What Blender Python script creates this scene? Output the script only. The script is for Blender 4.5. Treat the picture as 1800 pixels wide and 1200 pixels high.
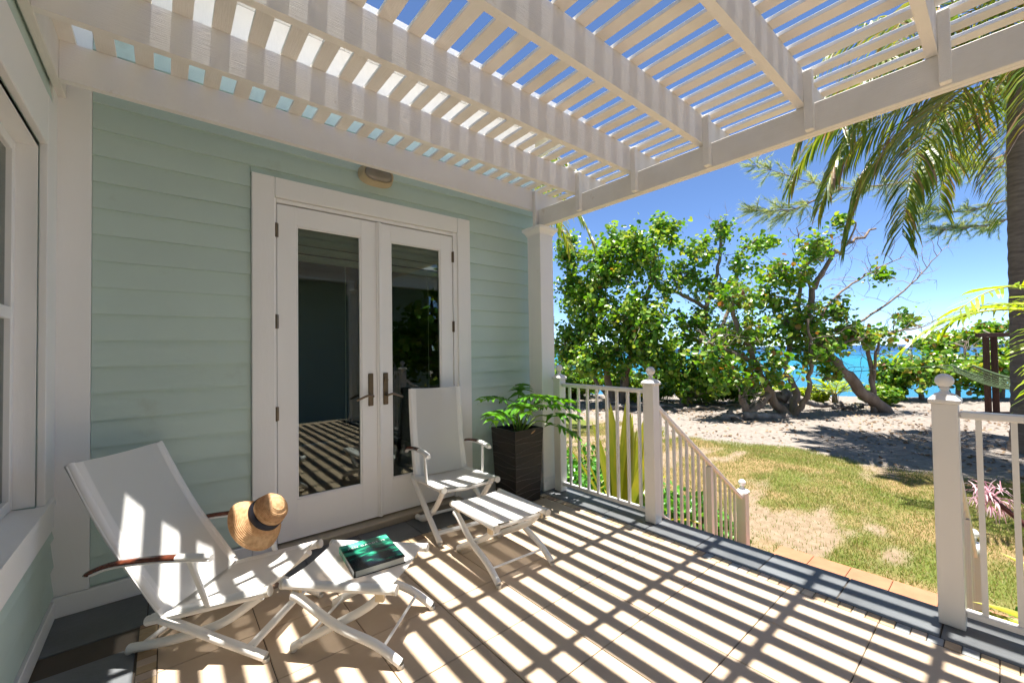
import bpy, bmesh, math, random
import numpy as np
from mathutils import Vector, Matrix
random.seed(7); rng = np.random.default_rng(7)
for o in list(bpy.data.objects): bpy.data.objects.remove(o)
SC = bpy.context.scene
COL = SC.collection
# ------------------------------------------------------------------ camera
cam = bpy.data.cameras.new('camera'); CAM = bpy.data.objects.new('camera', cam); COL.objects.link(CAM)
cam.sensor_width = 36.0; cam.lens = 729.735 / 1800 * 36; cam.clip_start = 0.02; cam.clip_end = 9000
R_ = Vector((0.767289, -0.641131, -0.014791)); U_ = Vector((-0.001984, -0.025437, 0.999674)); F_ = Vector((0.641299, 0.767009, 0.02079))
m = Matrix((R_, U_, -F_)).transposed().to_4x4(); m.translation = (0, 0, 1.25); CAM.matrix_world = m
SC.camera = CAM
# ------------------------------------------------------------------ sky, sun, exposure
SUN = Vector((0.0431, -0.010, 1.0)).normalized()
w = bpy.data.worlds.new('World'); SC.world = w; w.use_nodes = True
nt = w.node_tree; bg = nt.nodes['Background']; sk = nt.nodes.new('ShaderNodeTexSky'); sk.sky_type = 'NISHITA'
sk.sun_disc = False; sk.sun_elevation = math.asin(SUN.z); sk.sun_rotation = math.atan2(SUN.x, SUN.y)
sk.air_density = 0.5; sk.dust_density = 0.0; sk.ozone_density = 6.0; sk.altitude = 0
nt.links.new(sk.outputs[0], bg.inputs[0]); bg.inputs[1].default_value = 0.078
sl = bpy.data.lights.new('sun', 'SUN'); sl.energy = 4.2; sl.angle = math.radians(0.53); sl.color = (1.0, 0.95, 0.87)
so = bpy.data.objects.new('sun', sl); COL.objects.link(so); so.rotation_euler = SUN.to_track_quat('Z', 'Y').to_euler(); so.location = (3, 0, 30)
SC.view_settings.view_transform = 'Standard'; SC.view_settings.look = 'None'; SC.view_settings.gamma = 1.0
SC.view_settings.use_curve_mapping = False; SC.view_settings.exposure = 1.8
SC.render.engine = 'CYCLES'
try:
    SC.cycles.max_bounces = 10; SC.cycles.diffuse_bounces = 6; SC.cycles.glossy_bounces = 4; SC.cycles.transparent_max_bounces = 16
    SC.cycles.sample_clamp_indirect = 6
except Exception: pass

# ------------------------------------------------------------------ materials
MATS = {}
def nodes(name):
    mt = bpy.data.materials.new(name); mt.use_nodes = True
    n = mt.node_tree.nodes; l = mt.node_tree.links
    return mt, n, l, n['Principled BSDF']
def rgb(c): return (c[0], c[1], c[2], 1.0)
def ramp(n, stops):
    r = n.new('ShaderNodeValToRGB'); e = r.color_ramp.elements
    while len(e) < len(stops): e.new(0.5)
    for k, (p, c) in enumerate(stops): e[k].position = p; e[k].color = rgb(c)
    return r
def pbr(name, col, rough=0.5, col2=None, scale=6.0, detail=5, bump=0.0, bscale=60, stretch=(1, 1, 1), objvar=0.0, spec=0.5, metal=0.0, stops=None, dirt=None, bstretch=None):
    """base colour from noise between col and col2, optional per-object value shift, fine bump"""
    mt, n, l, b = nodes(name)
    tc = n.new('ShaderNodeTexCoord'); mp = n.new('ShaderNodeMapping'); mp.inputs['Scale'].default_value = stretch
    l.new(tc.outputs['Object'], mp.inputs[0])
    nz = n.new('ShaderNodeTexNoise'); nz.inputs['Scale'].default_value = scale; nz.inputs['Detail'].default_value = detail; nz.inputs['Roughness'].default_value = 0.62
    l.new(mp.outputs[0], nz.inputs['Vector'])
    if objvar or stops:
        oi = n.new('ShaderNodeObjectInfo'); ad = n.new('ShaderNodeVectorMath'); ad.operation = 'ADD'
        sc = n.new('ShaderNodeVectorMath'); sc.operation = 'SCALE'; sc.inputs['Scale'].default_value = 37.0
        cb = n.new('ShaderNodeCombineXYZ')
        for k in range(3): l.new(oi.outputs['Random'], cb.inputs[k])
        l.new(cb.outputs[0], sc.inputs[0]); l.new(mp.outputs[0], ad.inputs[0]); l.new(sc.outputs[0], ad.inputs[1]); l.new(ad.outputs[0], nz.inputs['Vector'])
    c2 = col2 or tuple(v * 0.88 for v in col)
    rp = ramp(n, [(0.3, c2), (0.7, col)]); l.new(nz.outputs['Fac'], rp.inputs[0])
    out = rp.outputs[0]
    if stops:
        rs = ramp(n, stops); rs.color_ramp.interpolation = 'CONSTANT'; l.new(oi.outputs['Random'], rs.inputs[0])
        mx = n.new('ShaderNodeMix'); mx.data_type = 'RGBA'; mx.blend_type = 'MULTIPLY'; mx.inputs[0].default_value = 1.0
        l.new(out, mx.inputs[6]); l.new(rs.outputs[0], mx.inputs[7]); out = mx.outputs[2]
    if objvar:
        hs = n.new('ShaderNodeHueSaturation'); mr = n.new('ShaderNodeMapRange'); mr.inputs[3].default_value = 1 - objvar; mr.inputs[4].default_value = 1 + objvar
        l.new(oi.outputs['Random'], mr.inputs[0]); l.new(mr.outputs[0], hs.inputs['Value']); l.new(out, hs.inputs['Color']); out = hs.outputs[0]
    if dirt:
        dn = n.new('ShaderNodeTexNoise'); dn.inputs['Scale'].default_value = dirt[1]; dn.inputs['Detail'].default_value = 8; dn.inputs['Roughness'].default_value = 0.7
        l.new(tc.outputs['Object'], dn.inputs['Vector'])
        dr = ramp(n, [(dirt[2], (0, 0, 0)), (dirt[2] + 0.18, (1, 1, 1))]); l.new(dn.outputs['Fac'], dr.inputs[0])
        mx = n.new('ShaderNodeMix'); mx.data_type = 'RGBA'; l.new(dr.outputs[0], mx.inputs[0]); l.new(out, mx.inputs[6]); mx.inputs[7].default_value = rgb(dirt[0]); out = mx.outputs[2]
    l.new(out, b.inputs['Base Color'])
    b.inputs['Roughness'].default_value = rough; b.inputs['Metallic'].default_value = metal; b.inputs['Specular IOR Level'].default_value = spec
    if bump:
        bn = n.new('ShaderNodeTexNoise'); bn.inputs['Scale'].default_value = bscale; bn.inputs['Detail'].default_value = 6; bn.inputs['Roughness'].default_value = 0.65
        if bstretch:
            m2 = n.new('ShaderNodeMapping'); m2.inputs['Scale'].default_value = bstretch; l.new(tc.outputs['Object'], m2.inputs[0]); l.new(m2.outputs[0], bn.inputs['Vector'])
        else: l.new(mp.outputs[0], bn.inputs['Vector'])
        bp = n.new('ShaderNodeBump'); bp.inputs['Strength'].default_value = bump; bp.inputs['Distance'].default_value = 0.01
        l.new(bn.outputs['Fac'], bp.inputs['Height']); l.new(bp.outputs[0], b.inputs['Normal'])
    MATS[name] = mt
    return mt
def leafmat(name, cols, rough=0.4, trans=0.35, spec=0.5):
    """leaf colour varies per leaf (random per island), light passes through"""
    mt, n, l, b = nodes(name)
    g = n.new('ShaderNodeNewGeometry'); rp = ramp(n, cols); l.new(g.outputs['Random Per Island'], rp.inputs[0])
    l.new(rp.outputs[0], b.inputs['Base Color']); b.inputs['Roughness'].default_value = rough; b.inputs['Specular IOR Level'].default_value = spec
    tr = n.new('ShaderNodeBsdfTranslucent'); hs = n.new('ShaderNodeHueSaturation'); hs.inputs['Saturation'].default_value = 1.1; hs.inputs['Value'].default_value = 1.5; hs.inputs['Hue'].default_value = 0.485
    l.new(rp.outputs[0], hs.inputs['Color']); l.new(hs.outputs[0], tr.inputs['Color'])
    mx = n.new('ShaderNodeMixShader'); mx.inputs[0].default_value = trans
    l.new(b.outputs[0], mx.inputs[1]); l.new(tr.outputs[0], mx.inputs[2]); l.new(mx.outputs[0], n['Material Output'].inputs[0])
    MATS[name] = mt; return mt

SIDING = pbr('siding_paint', (0.53, 0.655, 0.605), 0.55, (0.495, 0.615, 0.57), 1.6, dirt=((0.42, 0.50, 0.44), 2.6, 0.60), bump=0.10, bscale=14, bstretch=(3.5, 3.5, 40), objvar=0.025, spec=0.35)
WHITE = pbr('white_trim_paint', (0.87, 0.865, 0.86), 0.5, (0.845, 0.84, 0.83), 2.2, bump=0.10, bscale=12, bstretch=(6, 6, 1.2), spec=0.35, dirt=((0.55, 0.50, 0.43), 5, 0.70))
DOORW = pbr('door_white_paint', (0.88, 0.875, 0.87), 0.4, (0.86, 0.855, 0.85), 2.0, bump=0.03, bscale=40, spec=0.4)
PERG = pbr('pergola_white_paint', (0.83, 0.81, 0.78), 0.55, (0.77, 0.745, 0.71), 2.4, bump=0.25, bscale=8, bstretch=(1.2, 26, 26), objvar=0.02, spec=0.3, dirt=((0.56, 0.46, 0.35), 7, 0.65))
PERGY = pbr('slat_white_paint', (0.85, 0.83, 0.80), 0.55, (0.72, 0.69, 0.64), 2.4, bump=0.25, bscale=8, bstretch=(26, 1.2, 26), objvar=0.035, spec=0.3, dirt=((0.52, 0.40, 0.27), 7, 0.645))
RAILW = pbr('rail_white_metal', (0.80, 0.785, 0.765), 0.33, (0.78, 0.765, 0.745), 3, spec=0.5, dirt=((0.60, 0.56, 0.50), 9, 0.74))
CHAIRW = pbr('chair_white_enamel', (0.83, 0.82, 0.80), 0.3, (0.80, 0.79, 0.77), 4, spec=0.5, dirt=((0.58, 0.55, 0.50), 14, 0.75))
TILE = pbr('beige_tile', (0.53, 0.41, 0.295), 0.45, (0.46, 0.35, 0.25), 5.0, 8, bump=0.05, bscale=60, objvar=0.05, spec=0.4, dirt=((0.40, 0.32, 0.25), 2.2, 0.66))
SLATE = pbr('slate_tile', (0.135, 0.145, 0.155), 0.42, (0.085, 0.09, 0.095), 4.0, 8, bump=0.18, bscale=24, objvar=0.14, spec=0.45, dirt=((0.20, 0.16, 0.12), 3, 0.68))
MOSAIC = pbr('mosaic_stone', (1, 1, 1), 0.55, (0.8, 0.8, 0.8), 14, bump=0.12, bscale=50, objvar=0.12, stops=[(0.0, (0.50, 0.37, 0.22)), (0.3, (0.42, 0.29, 0.17)), (0.5, (0.54, 0.43, 0.30)), (0.68, (0.28, 0.18, 0.12)), (0.8, (0.25, 0.26, 0.26)), (0.9, (0.46, 0.36, 0.28))])
GROUT = pbr('dark_grout', (0.10, 0.085, 0.07), 0.9, spec=0.1)
TERRA = pbr('terracotta', (0.36, 0.165, 0.09), 0.7, (0.30, 0.13, 0.07), 7, bump=0.12, bscale=50, objvar=0.08, spec=0.25)
CONC = pbr('deck_render', (0.55, 0.53, 0.49), 0.8, (0.47, 0.45, 0.41), 4, bump=0.15, bscale=40, spec=0.2)
TEAK = pbr('brown_arm_wood', (0.17, 0.045, 0.02), 0.25, (0.06, 0.016, 0.009), 5, stretch=(2, 14, 14), spec=0.6)
BRONZE = pbr('bronze_metal', (0.21, 0.16, 0.11), 0.35, (0.15, 0.115, 0.08), 18, metal=0.85)
BLACKP = pbr('black_pot_glaze', (0.010, 0.009, 0.008), 0.4, (0.024, 0.016, 0.012), 4, bump=0.25, bscale=16, spec=0.5)
SOIL = pbr('potting_soil', (0.05, 0.035, 0.025), 0.95, bump=0.6, bscale=40, spec=0.1)
LAMPC = pbr('almond_plastic', (0.52, 0.43, 0.28), 0.45, (0.48, 0.39, 0.25), 8, spec=0.4)
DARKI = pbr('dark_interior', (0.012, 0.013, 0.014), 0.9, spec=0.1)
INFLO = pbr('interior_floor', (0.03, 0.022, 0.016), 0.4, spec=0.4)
BLIND = pbr('window_shade_fabric', (0.62, 0.62, 0.52), 0.9, (0.56, 0.56, 0.46), 3, bump=0.1, bscale=90, spec=0.1)
SOFF = pbr('soffit_white', (0.80, 0.79, 0.77), 0.6, spec=0.3)
ROOFM = pbr('roof_metal', (0.55, 0.56, 0.56), 0.4, spec=0.5)
BARK = pbr('sea_grape_bark', (0.30, 0.235, 0.18), 0.9, (0.15, 0.105, 0.075), 5, 8, bump=0.7, bscale=14, stretch=(1, 1, 0.4), spec=0.15)
TWIG = pbr('grey_twig_bark', (0.33, 0.28, 0.25), 0.9, (0.2, 0.16, 0.14), 6, spec=0.1)
DRIFT = pbr('driftwood', (0.42, 0.38, 0.34), 0.9, (0.12, 0.09, 0.07), 3.0, 8, bump=0.8, bscale=12, spec=0.1)
PALMB = pbr('palm_bark', (0.22, 0.175, 0.145), 0.9, (0.11, 0.085, 0.07), 6, 8, bump=0.8, bscale=9, stretch=(0.6, 0.6, 3), spec=0.1)
DWOOD = pbr('dark_stained_wood', (0.10, 0.045, 0.028), 0.65, (0.05, 0.022, 0.014), 6, stretch=(6, 6, 1), bump=0.3, bscale=14, spec=0.3)
NET = pbr('green_hammock_cord', (0.13, 0.19, 0.10), 0.8, (0.09, 0.13, 0.07), 8, spec=0.2)
RIBBON = pbr('black_ribbon', (0.008, 0.008, 0.014), 0.6, (0.012, 0.012, 0.02), 30, spec=0.3)
PAPER = pbr('book_pages', (0.66, 0.64, 0.56), 0.85, (0.5, 0.48, 0.42), 3, stretch=(1, 1, 160), spec=0.1)
RUBBER = pbr('end_cap_plastic', (0.70, 0.67, 0.60), 0.5, spec=0.4)
CORD = pbr('rachis_yellow_green', (0.45, 0.40, 0.06), 0.5, (0.33, 0.33, 0.05), 5, spec=0.4)
STALK = pbr('green_stalk', (0.20, 0.30, 0.07), 0.45, (0.15, 0.23, 0.05), 5, spec=0.4)
PSTEM = pbr('purple_flower_stalk', (0.10, 0.03, 0.025), 0.5, (0.07, 0.02, 0.018), 5, spec=0.4)
G1 = (0.045, 0.135, 0.016); G2 = (0.10, 0.25, 0.025); G3 = (0.185, 0.33, 0.038); YG = (0.30, 0.37, 0.055); OR = (0.30, 0.16, 0.035); RB = (0.18, 0.075, 0.03)
GRAPE = leafmat('sea_grape_leaf', [(0.0, G1), (0.30, G2), (0.68, G3), (0.93, YG), (0.975, YG), (1.0, OR)], 0.34, 0.38)
GRAPE2 = leafmat('sea_grape_leaf_yellowing', [(0.0, G1), (0.28, G2), (0.60, G3), (0.90, YG), (0.972, OR), (1.0, RB)], 0.34, 0.40)
SHRUB = leafmat('shrub_leaf', [(0.0, (0.04, 0.15, 0.02)), (0.6, (0.08, 0.26, 0.03)), (1.0, (0.16, 0.38, 0.05))], 0.3, 0.3)
NAUP = leafmat('beach_shrub_leaf', [(0.0, (0.20, 0.32, 0.03)), (0.6, (0.36, 0.46, 0.04)), (1.0, (0.52, 0.52, 0.06))], 0.4, 0.4)
PALML = leafmat('palm_leaflet', [(0.0, (0.07, 0.13, 0.02)), (0.45, (0.13, 0.20, 0.025)), (0.75, (0.25, 0.27, 0.035)), (0.9, (0.28, 0.20, 0.06)), (1.0, (0.24, 0.15, 0.09))], 0.38, 0.40)
PALMY = leafmat('young_palm_leaflet', [(0.0, (0.20, 0.33, 0.03)), (1.0, (0.40, 0.48, 0.05))], 0.35, 0.45)
CASU = leafmat('casuarina_needle', [(0.0, (0.16, 0.24, 0.08)), (0.6, (0.30, 0.36, 0.12)), (1.0, (0.46, 0.44, 0.18))], 0.6, 0.5)
PHILO = leafmat('split_leaf', [(0.0, (0.045, 0.17, 0.012)), (0.6, (0.10, 0.30, 0.02)), (1.0, (0.18, 0.42, 0.035))], 0.3, 0.35)
GRASSM = leafmat('grass_blade', [(0.0, (0.11, 0.17, 0.028)), (0.45, (0.19, 0.235, 0.045)), (0.75, (0.32, 0.27, 0.10)), (1.0, (0.42, 0.32, 0.16))], 0.6, 0.35)
LITTER = leafmat('dry_leaf', [(0.0, (0.14, 0.085, 0.05)), (0.5, (0.25, 0.17, 0.10)), (1.0, (0.38, 0.28, 0.18))], 0.8, 0.15)
PETAL = leafmat('pink_petal', [(0.0, (0.42, 0.16, 0.20)), (0.5, (0.62, 0.42, 0.47)), (1.0, (0.70, 0.60, 0.63))], 0.5, 0.4)
def crinummat():
    mt, n, l, b = nodes('crinum_leaf')
    at = n.new('ShaderNodeAttribute'); at.attribute_name = 'along'; g = n.new('ShaderNodeNewGeometry')
    nz = n.new('ShaderNodeTexNoise'); nz.inputs['Scale'].default_value = 5
    ma = n.new('ShaderNodeMath'); ma.operation = 'MULTIPLY_ADD'; ma.inputs[1].default_value = 0.55; l.new(g.outputs['Random Per Island'], ma.inputs[0])
    m2 = n.new('ShaderNodeMath'); m2.operation = 'MULTIPLY'; m2.inputs[1].default_value = 0.4; l.new(nz.outputs['Fac'], m2.inputs[0]); l.new(m2.outputs[0], ma.inputs[2])
    rp = ramp(n, [(0.15, (0.11, 0.19, 0.02)), (0.45, (0.26, 0.30, 0.025)), (0.62, (0.42, 0.36, 0.03)), (0.72, (0.50, 0.24, 0.02)), (0.9, (0.20, 0.06, 0.03))]); l.new(ma.outputs[0], rp.inputs[0])
    l.new(rp.outputs[0], b.inputs['Base Color']); b.inputs['Roughness'].default_value = 0.35
    tr = n.new('ShaderNodeBsdfTranslucent'); l.new(rp.outputs[0], tr.inputs[0]); mx = n.new('ShaderNodeMixShader'); mx.inputs[0].default_value = 0.4
    l.new(b.outputs[0], mx.inputs[1]); l.new(tr.outputs[0], mx.inputs[2]); l.new(mx.outputs[0], n['Material Output'].inputs[0]); return mt
CRIN = crinummat()
def slingmat():
    mt, n, l, b = nodes('white_sling_mesh')
    tc = n.new('ShaderNodeTexCoord'); b.inputs['Base Color'].default_value = (0.80, 0.80, 0.785, 1); b.inputs['Roughness'].default_value = 0.7
    bump = n.new('ShaderNodeBump'); bump.inputs['Strength'].default_value = 0.35; bump.inputs['Distance'].default_value = 0.002
    ck = n.new('ShaderNodeTexChecker'); ck.inputs['Scale'].default_value = 420; l.new(tc.outputs['Object'], ck.inputs[0]); l.new(ck.outputs['Fac'], bump.inputs['Height']); l.new(bump.outputs[0], b.inputs['Normal'])
    tr = n.new('ShaderNodeBsdfTranslucent'); tr.inputs[0].default_value = (0.75, 0.74, 0.70, 1)
    tp = n.new('ShaderNodeBsdfTransparent'); m1 = n.new('ShaderNodeMixShader'); m1.inputs[0].default_value = 0.22; m2 = n.new('ShaderNodeMixShader'); m2.inputs[0].default_value = 0.10
    l.new(b.outputs[0], m1.inputs[1]); l.new(tr.outputs[0], m1.inputs[2]); l.new(m1.outputs[0], m2.inputs[1]); l.new(tp.outputs[0], m2.inputs[2]); l.new(m2.outputs[0], n['Material Output'].inputs[0]); return mt
SLING = slingmat()
def glassmat(name, tint, ior):
    mt, n, l, b = nodes(name)
    fr = n.new('ShaderNodeFresnel'); fr.inputs[0].default_value = ior; tp = n.new('ShaderNodeBsdfTransparent'); tp.inputs[0].default_value = rgb(tint); gl = n.new('ShaderNodeBsdfGlossy'); gl.inputs['Roughness'].default_value = 0.0
    gl.inputs[0].default_value = (0.9, 0.95, 0.93, 1); mx = n.new('ShaderNodeMixShader'); l.new(fr.outputs[0], mx.inputs[0]); l.new(tp.outputs[0], mx.inputs[1]); l.new(gl.outputs[0], mx.inputs[2]); l.new(mx.outputs[0], n['Material Output'].inputs[0]); return mt
GLASS = glassmat('tinted_glass', (0.74, 0.80, 0.76), 1.62)
LGLASS = pbr('frosted_lamp_glass', (0.30, 0.27, 0.23), 0.15, (0.26, 0.23, 0.19), 8, spec=0.6)
def strawmat():
    mt, n, l, b = nodes('straw')
    tc = n.new('ShaderNodeTexCoord'); nz = n.new('ShaderNodeTexNoise'); nz.inputs['Scale'].default_value = 60; nz.inputs['Detail'].default_value = 4; l.new(tc.outputs['Object'], nz.inputs['Vector'])
    rp = ramp(n, [(0.3, (0.42, 0.23, 0.10)), (0.65, (0.66, 0.42, 0.22))]); l.new(nz.outputs['Fac'], rp.inputs[0]); l.new(rp.outputs[0], b.inputs['Base Color']); b.inputs['Roughness'].default_value = 0.65
    tr = n.new('ShaderNodeBsdfTranslucent'); tr.inputs[0].default_value = (0.75, 0.42, 0.16, 1); mx = n.new('ShaderNodeMixShader'); mx.inputs[0].default_value = 0.2
    l.new(b.outputs[0], mx.inputs[1]); l.new(tr.outputs[0], mx.inputs[2]); l.new(mx.outputs[0], n['Material Output'].inputs[0]); return mt
STRAW = strawmat()
def bookmat():
    mt, n, l, b = nodes('book_cover_print')
    tc = n.new('ShaderNodeTexCoord'); mp = n.new('ShaderNodeMapping'); mp.inputs['Scale'].default_value = (9, 26, 1); mp.inputs['Rotation'].default_value = (0, 0, 0.25); l.new(tc.outputs['Object'], mp.inputs[0])
    nz = n.new('ShaderNodeTexNoise'); nz.inputs['Scale'].default_value = 1.0; nz.inputs['Detail'].default_value = 5; l.new(mp.outputs[0], nz.inputs['Vector'])
    rp = ramp(n, [(0.33, (0.004, 0.006, 0.012)), (0.46, (0.006, 0.03, 0.03)), (0.56, (0.01, 0.16, 0.09)), (0.64, (0.04, 0.36, 0.22)), (0.74, (0.20, 0.55, 0.45))])
    sx = n.new('ShaderNodeSeparateXYZ'); l.new(tc.outputs['Object'], sx.inputs[0])
    mr = n.new('ShaderNodeMapRange'); mr.inputs[1].default_value = -0.14; mr.inputs[2].default_value = 0.14; mr.inputs[3].default_value = -0.17; mr.inputs[4].default_value = 0.14; l.new(sx.outputs[1], mr.inputs[0])
    ad = n.new('ShaderNodeMath'); ad.operation = 'ADD'; l.new(nz.outputs['Fac'], ad.inputs[0]); l.new(mr.outputs[0], ad.inputs[1]); l.new(ad.outputs[0], rp.inputs[0])
    l.new(rp.outputs[0], b.inputs['Base Color']); b.inputs['Roughness'].default_value = 0.22; return mt
BOOK = bookmat()
WTEXT = pbr('white_print', (0.75, 0.78, 0.76), 0.5)

# ------------------------------------------------------------------ mesh helpers
def V(*a): return np.array(a, float)
def unit(a): return a / (np.linalg.norm(a, axis=-1, keepdims=True) + 1e-9)
class MB:
    def __init__(s): s.v = []; s.f = []; s.n = 0
    def add(s, v, f):
        v = [tuple(map(float, p)) for p in v]; o = s.n; s.v += v; s.f += [tuple(i + o for i in q) for q in f]; s.n += len(v); return s
    def box(s, x0, x1, y0, y1, z0, z1, c=0.0):
        return s.obox(((x0 + x1) / 2, (y0 + y1) / 2, (z0 + z1) / 2), (1, 0, 0), (0, 1, 0), (0, 0, 1), abs(x1 - x0) / 2, abs(y1 - y0) / 2, abs(z1 - z0) / 2, c)
    def obox(s, ctr, X, Y, Z, a, b, c_, ch=0.0):
        ctr, X, Y, Z = V(*ctr), V(*X), V(*Y), V(*Z)
        h = (a, b, c_)
        if ch <= 0:
            vs = [ctr + sx * a * X + sy * b * Y + sz * c_ * Z for sz in (-1, 1) for sy in (-1, 1) for sx in (-1, 1)]
            return s.add(vs, [(0, 2, 3, 1), (4, 5, 7, 6), (0, 1, 5, 4), (2, 6, 7, 3), (0, 4, 6, 2), (1, 3, 7, 5)])
        vs = []; idx = {}
        for sx in (-1, 1):
            for sy in (-1, 1):
                for sz in (-1, 1):
                    for ax in range(3):
                        d = [a - ch, b - ch, c_ - ch]; d[ax] = h[ax]
                        idx[(sx, sy, sz, ax)] = len(vs); vs.append(ctr + sx * d[0] * X + sy * d[1] * Y + sz * d[2] * Z)
        fs = []
        for sg in (-1, 1):
            q = [(sg, -1, -1), (sg, 1, -1), (sg, 1, 1), (sg, -1, 1)]; q = q if sg > 0 else q[::-1]; fs.append(tuple(idx[k + (0,)] for k in q))
            q = [(-1, sg, -1), (-1, sg, 1), (1, sg, 1), (1, sg, -1)]; q = q if sg > 0 else q[::-1]; fs.append(tuple(idx[k + (1,)] for k in q))
            q = [(-1, -1, sg), (1, -1, sg), (1, 1, sg), (-1, 1, sg)]; q = q if sg > 0 else q[::-1]; fs.append(tuple(idx[k + (2,)] for k in q))
        for sa in (-1, 1):
            for sb in (-1, 1):
                fs.append((idx[(sa, sb, -1, 0)], idx[(sa, sb, -1, 1)], idx[(sa, sb, 1, 1)], idx[(sa, sb, 1, 0)]))
                fs.append((idx[(sa, -1, sb, 0)], idx[(sa, 1, sb, 0)], idx[(sa, 1, sb, 2)], idx[(sa, -1, sb, 2)]))
                fs.append((idx[(-1, sa, sb, 1)], idx[(-1, sa, sb, 2)], idx[(1, sa, sb, 2)], idx[(1, sa, sb, 1)]))
                for sc in (-1, 1): fs.append(tuple(idx[(sa, sb, sc, k)] for k in range(3)))
        return s.add(vs, fs)
    def tube(s, pts, r, n=10, cap=True, flat=1.0, up=None):
        pts = [V(*p) for p in pts]; N = len(pts); r = [r] * N if np.isscalar(r) else list(r)
        prev = None; vs = []
        for i, p in enumerate(pts):
            t = pts[min(i + 1, N - 1)] - pts[max(i - 1, 0)]; t /= (np.linalg.norm(t) + 1e-9)
            if prev is None:
                a = V(*up) if up is not None else (V(0, 0, 1) if abs(t[2]) < 0.9 else V(1, 0, 0))
            else: a = prev
            a = a - (a @ t) * t; a /= (np.linalg.norm(a) + 1e-9); b = np.cross(t, a); prev = a
            for k in range(n):
                th = 2 * math.pi * k / n; vs.append(p + r[i] * (math.cos(th) * a * flat + math.sin(th) * b))
        fs = [(i * n + k, i * n + (k + 1) % n, (i + 1) * n + (k + 1) % n, (i + 1) * n + k) for i in range(N - 1) for k in range(n)]
        if cap: fs += [tuple(range(n))[::-1], tuple((N - 1) * n + k for k in range(n))]
        return s.add(vs, fs)
    def lathe(s, prof, ctr, n=24, axis=(0, 0, 1), ripple=None):
        ax = V(*axis); ax /= np.linalg.norm(ax); a = V(1, 0, 0) if abs(ax[0]) < 0.8 else V(0, 1, 0); a = a - (a @ ax) * ax; a /= np.linalg.norm(a); b = np.cross(ax, a); ctr = V(*ctr)
        vs = []
        for (r, h) in prof:
            for k in range(n):
                th = 2 * math.pi * k / n; dh = ripple(r, th) if ripple else 0
                vs.append(ctr + r * (math.cos(th) * a + math.sin(th) * b) + (h + dh) * ax)
        N = len(prof)
        fs = [(i * n + k, i * n + (k + 1) % n, (i + 1) * n + (k + 1) % n, (i + 1) * n + k) for i in range(N - 1) for k in range(n)]
        if prof[0][0] > 1e-4: pass
        return s.add(vs, fs)
    def grid(s, P):
        nu, nv = len(P), len(P[0]); vs = [p for row in P for p in row]
        return s.add(vs, [(i * nv + j, (i + 1) * nv + j, (i + 1) * nv + j + 1, i * nv + j + 1) for i in range(nu - 1) for j in range(nv - 1)])
    def obj(s, name, mat, parent=None, smooth=False):
        me = bpy.data.meshes.new(name); me.from_pydata(s.v, [], s.f); me.update()
        return link(name, me, mat, parent, smooth)
def link(name, me, mat, parent=None, smooth=False):
    if mat is not None and len(me.materials) == 0: me.materials.append(mat)
    if smooth and len(me.polygons): me.polygons.foreach_set('use_smooth', [True] * len(me.polygons))
    o = bpy.data.objects.new(name, me); COL.objects.link(o)
    if parent is not None:
        o.parent = parent; o.matrix_parent_inverse = Matrix.Translation(-parent.location) if parent.parent is None else Matrix.Identity(4)
    return o
def shade_auto(o, deg=35):
    me = o.data; me.polygons.foreach_set('use_smooth', [True] * len(me.polygons))
    try: me.set_sharp_from_angle(angle=math.radians(deg))
    except Exception: pass
    return o
def empty(name, loc=(0, 0, 0)):
    o = bpy.data.objects.new(name, None); COL.objects.link(o); o.location = loc; o.empty_display_size = 0.1; return o
def tag(o, label=None, cat=None, group=None, kind=None):
    if label: o['label'] = label
    if cat: o['category'] = cat
    if group: o['group'] = group
    if kind: o['kind'] = kind
    return o
def bez(pts, n=16):
    """Catmull-Rom through points"""
    P = [V(*p) for p in pts]; P = [2 * P[0] - P[1]] + P + [2 * P[-1] - P[-2]]; out = []
    seg = len(P) - 3
    for i in range(seg):
        a, b, c, d = P[i:i + 4]; m_ = max(2, n // seg)
        for k in range(m_):
            t = k / m_; out.append(0.5 * ((2 * b) + (-a + c) * t + (2 * a - 5 * b + 4 * c - d) * t * t + (-a + 3 * b - 3 * c + d) * t ** 3))
    out.append(P[-2]); return out
def reparent_local(o, parent):
    o.parent = parent; o.matrix_parent_inverse = Matrix.Identity(4)

# ------------------------------------------------------------------ ground, sea
def vnoise(x, y, s, seed=0):
    x = x / s; y = y / s; xi = np.floor(x).astype(int); yi = np.floor(y).astype(int); fx = x - xi; fy = y - yi
    h = lambda a, b: (np.sin((a * 127.1 + b * 311.7 + seed * 74.7)) * 43758.5453) % 1.0
    fx = fx * fx * (3 - 2 * fx); fy = fy * fy * (3 - 2 * fy)
    return (h(xi, yi) * (1 - fx) + h(xi + 1, yi) * fx) * (1 - fy) + (h(xi, yi + 1) * (1 - fx) + h(xi + 1, yi + 1) * fx) * fy
def fbm(x, y, s, seed=0, o=4):
    t = 0; a = 0.5; tot = 0
    for k in range(o): t = t + a * vnoise(x, y, s, seed + k); tot += a; a *= 0.55; s *= 0.5
    return t / tot
GZ = -1.03
def gheight(x, y):
    sh = 0.8 * x + 0.6 * y
    z = GZ + 0.10 * (fbm(x, y, 3.0, 3) - 0.5) * np.clip((x - 5.5) / 3, 0, 1)
    z = z + 0.05 * (fbm(x, y, 0.5, 9) - 0.5) * np.clip((x - 9.5) / 2, 0, 1)
    return z - np.clip(sh - 21.5, 0, 60) * 0.17
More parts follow.
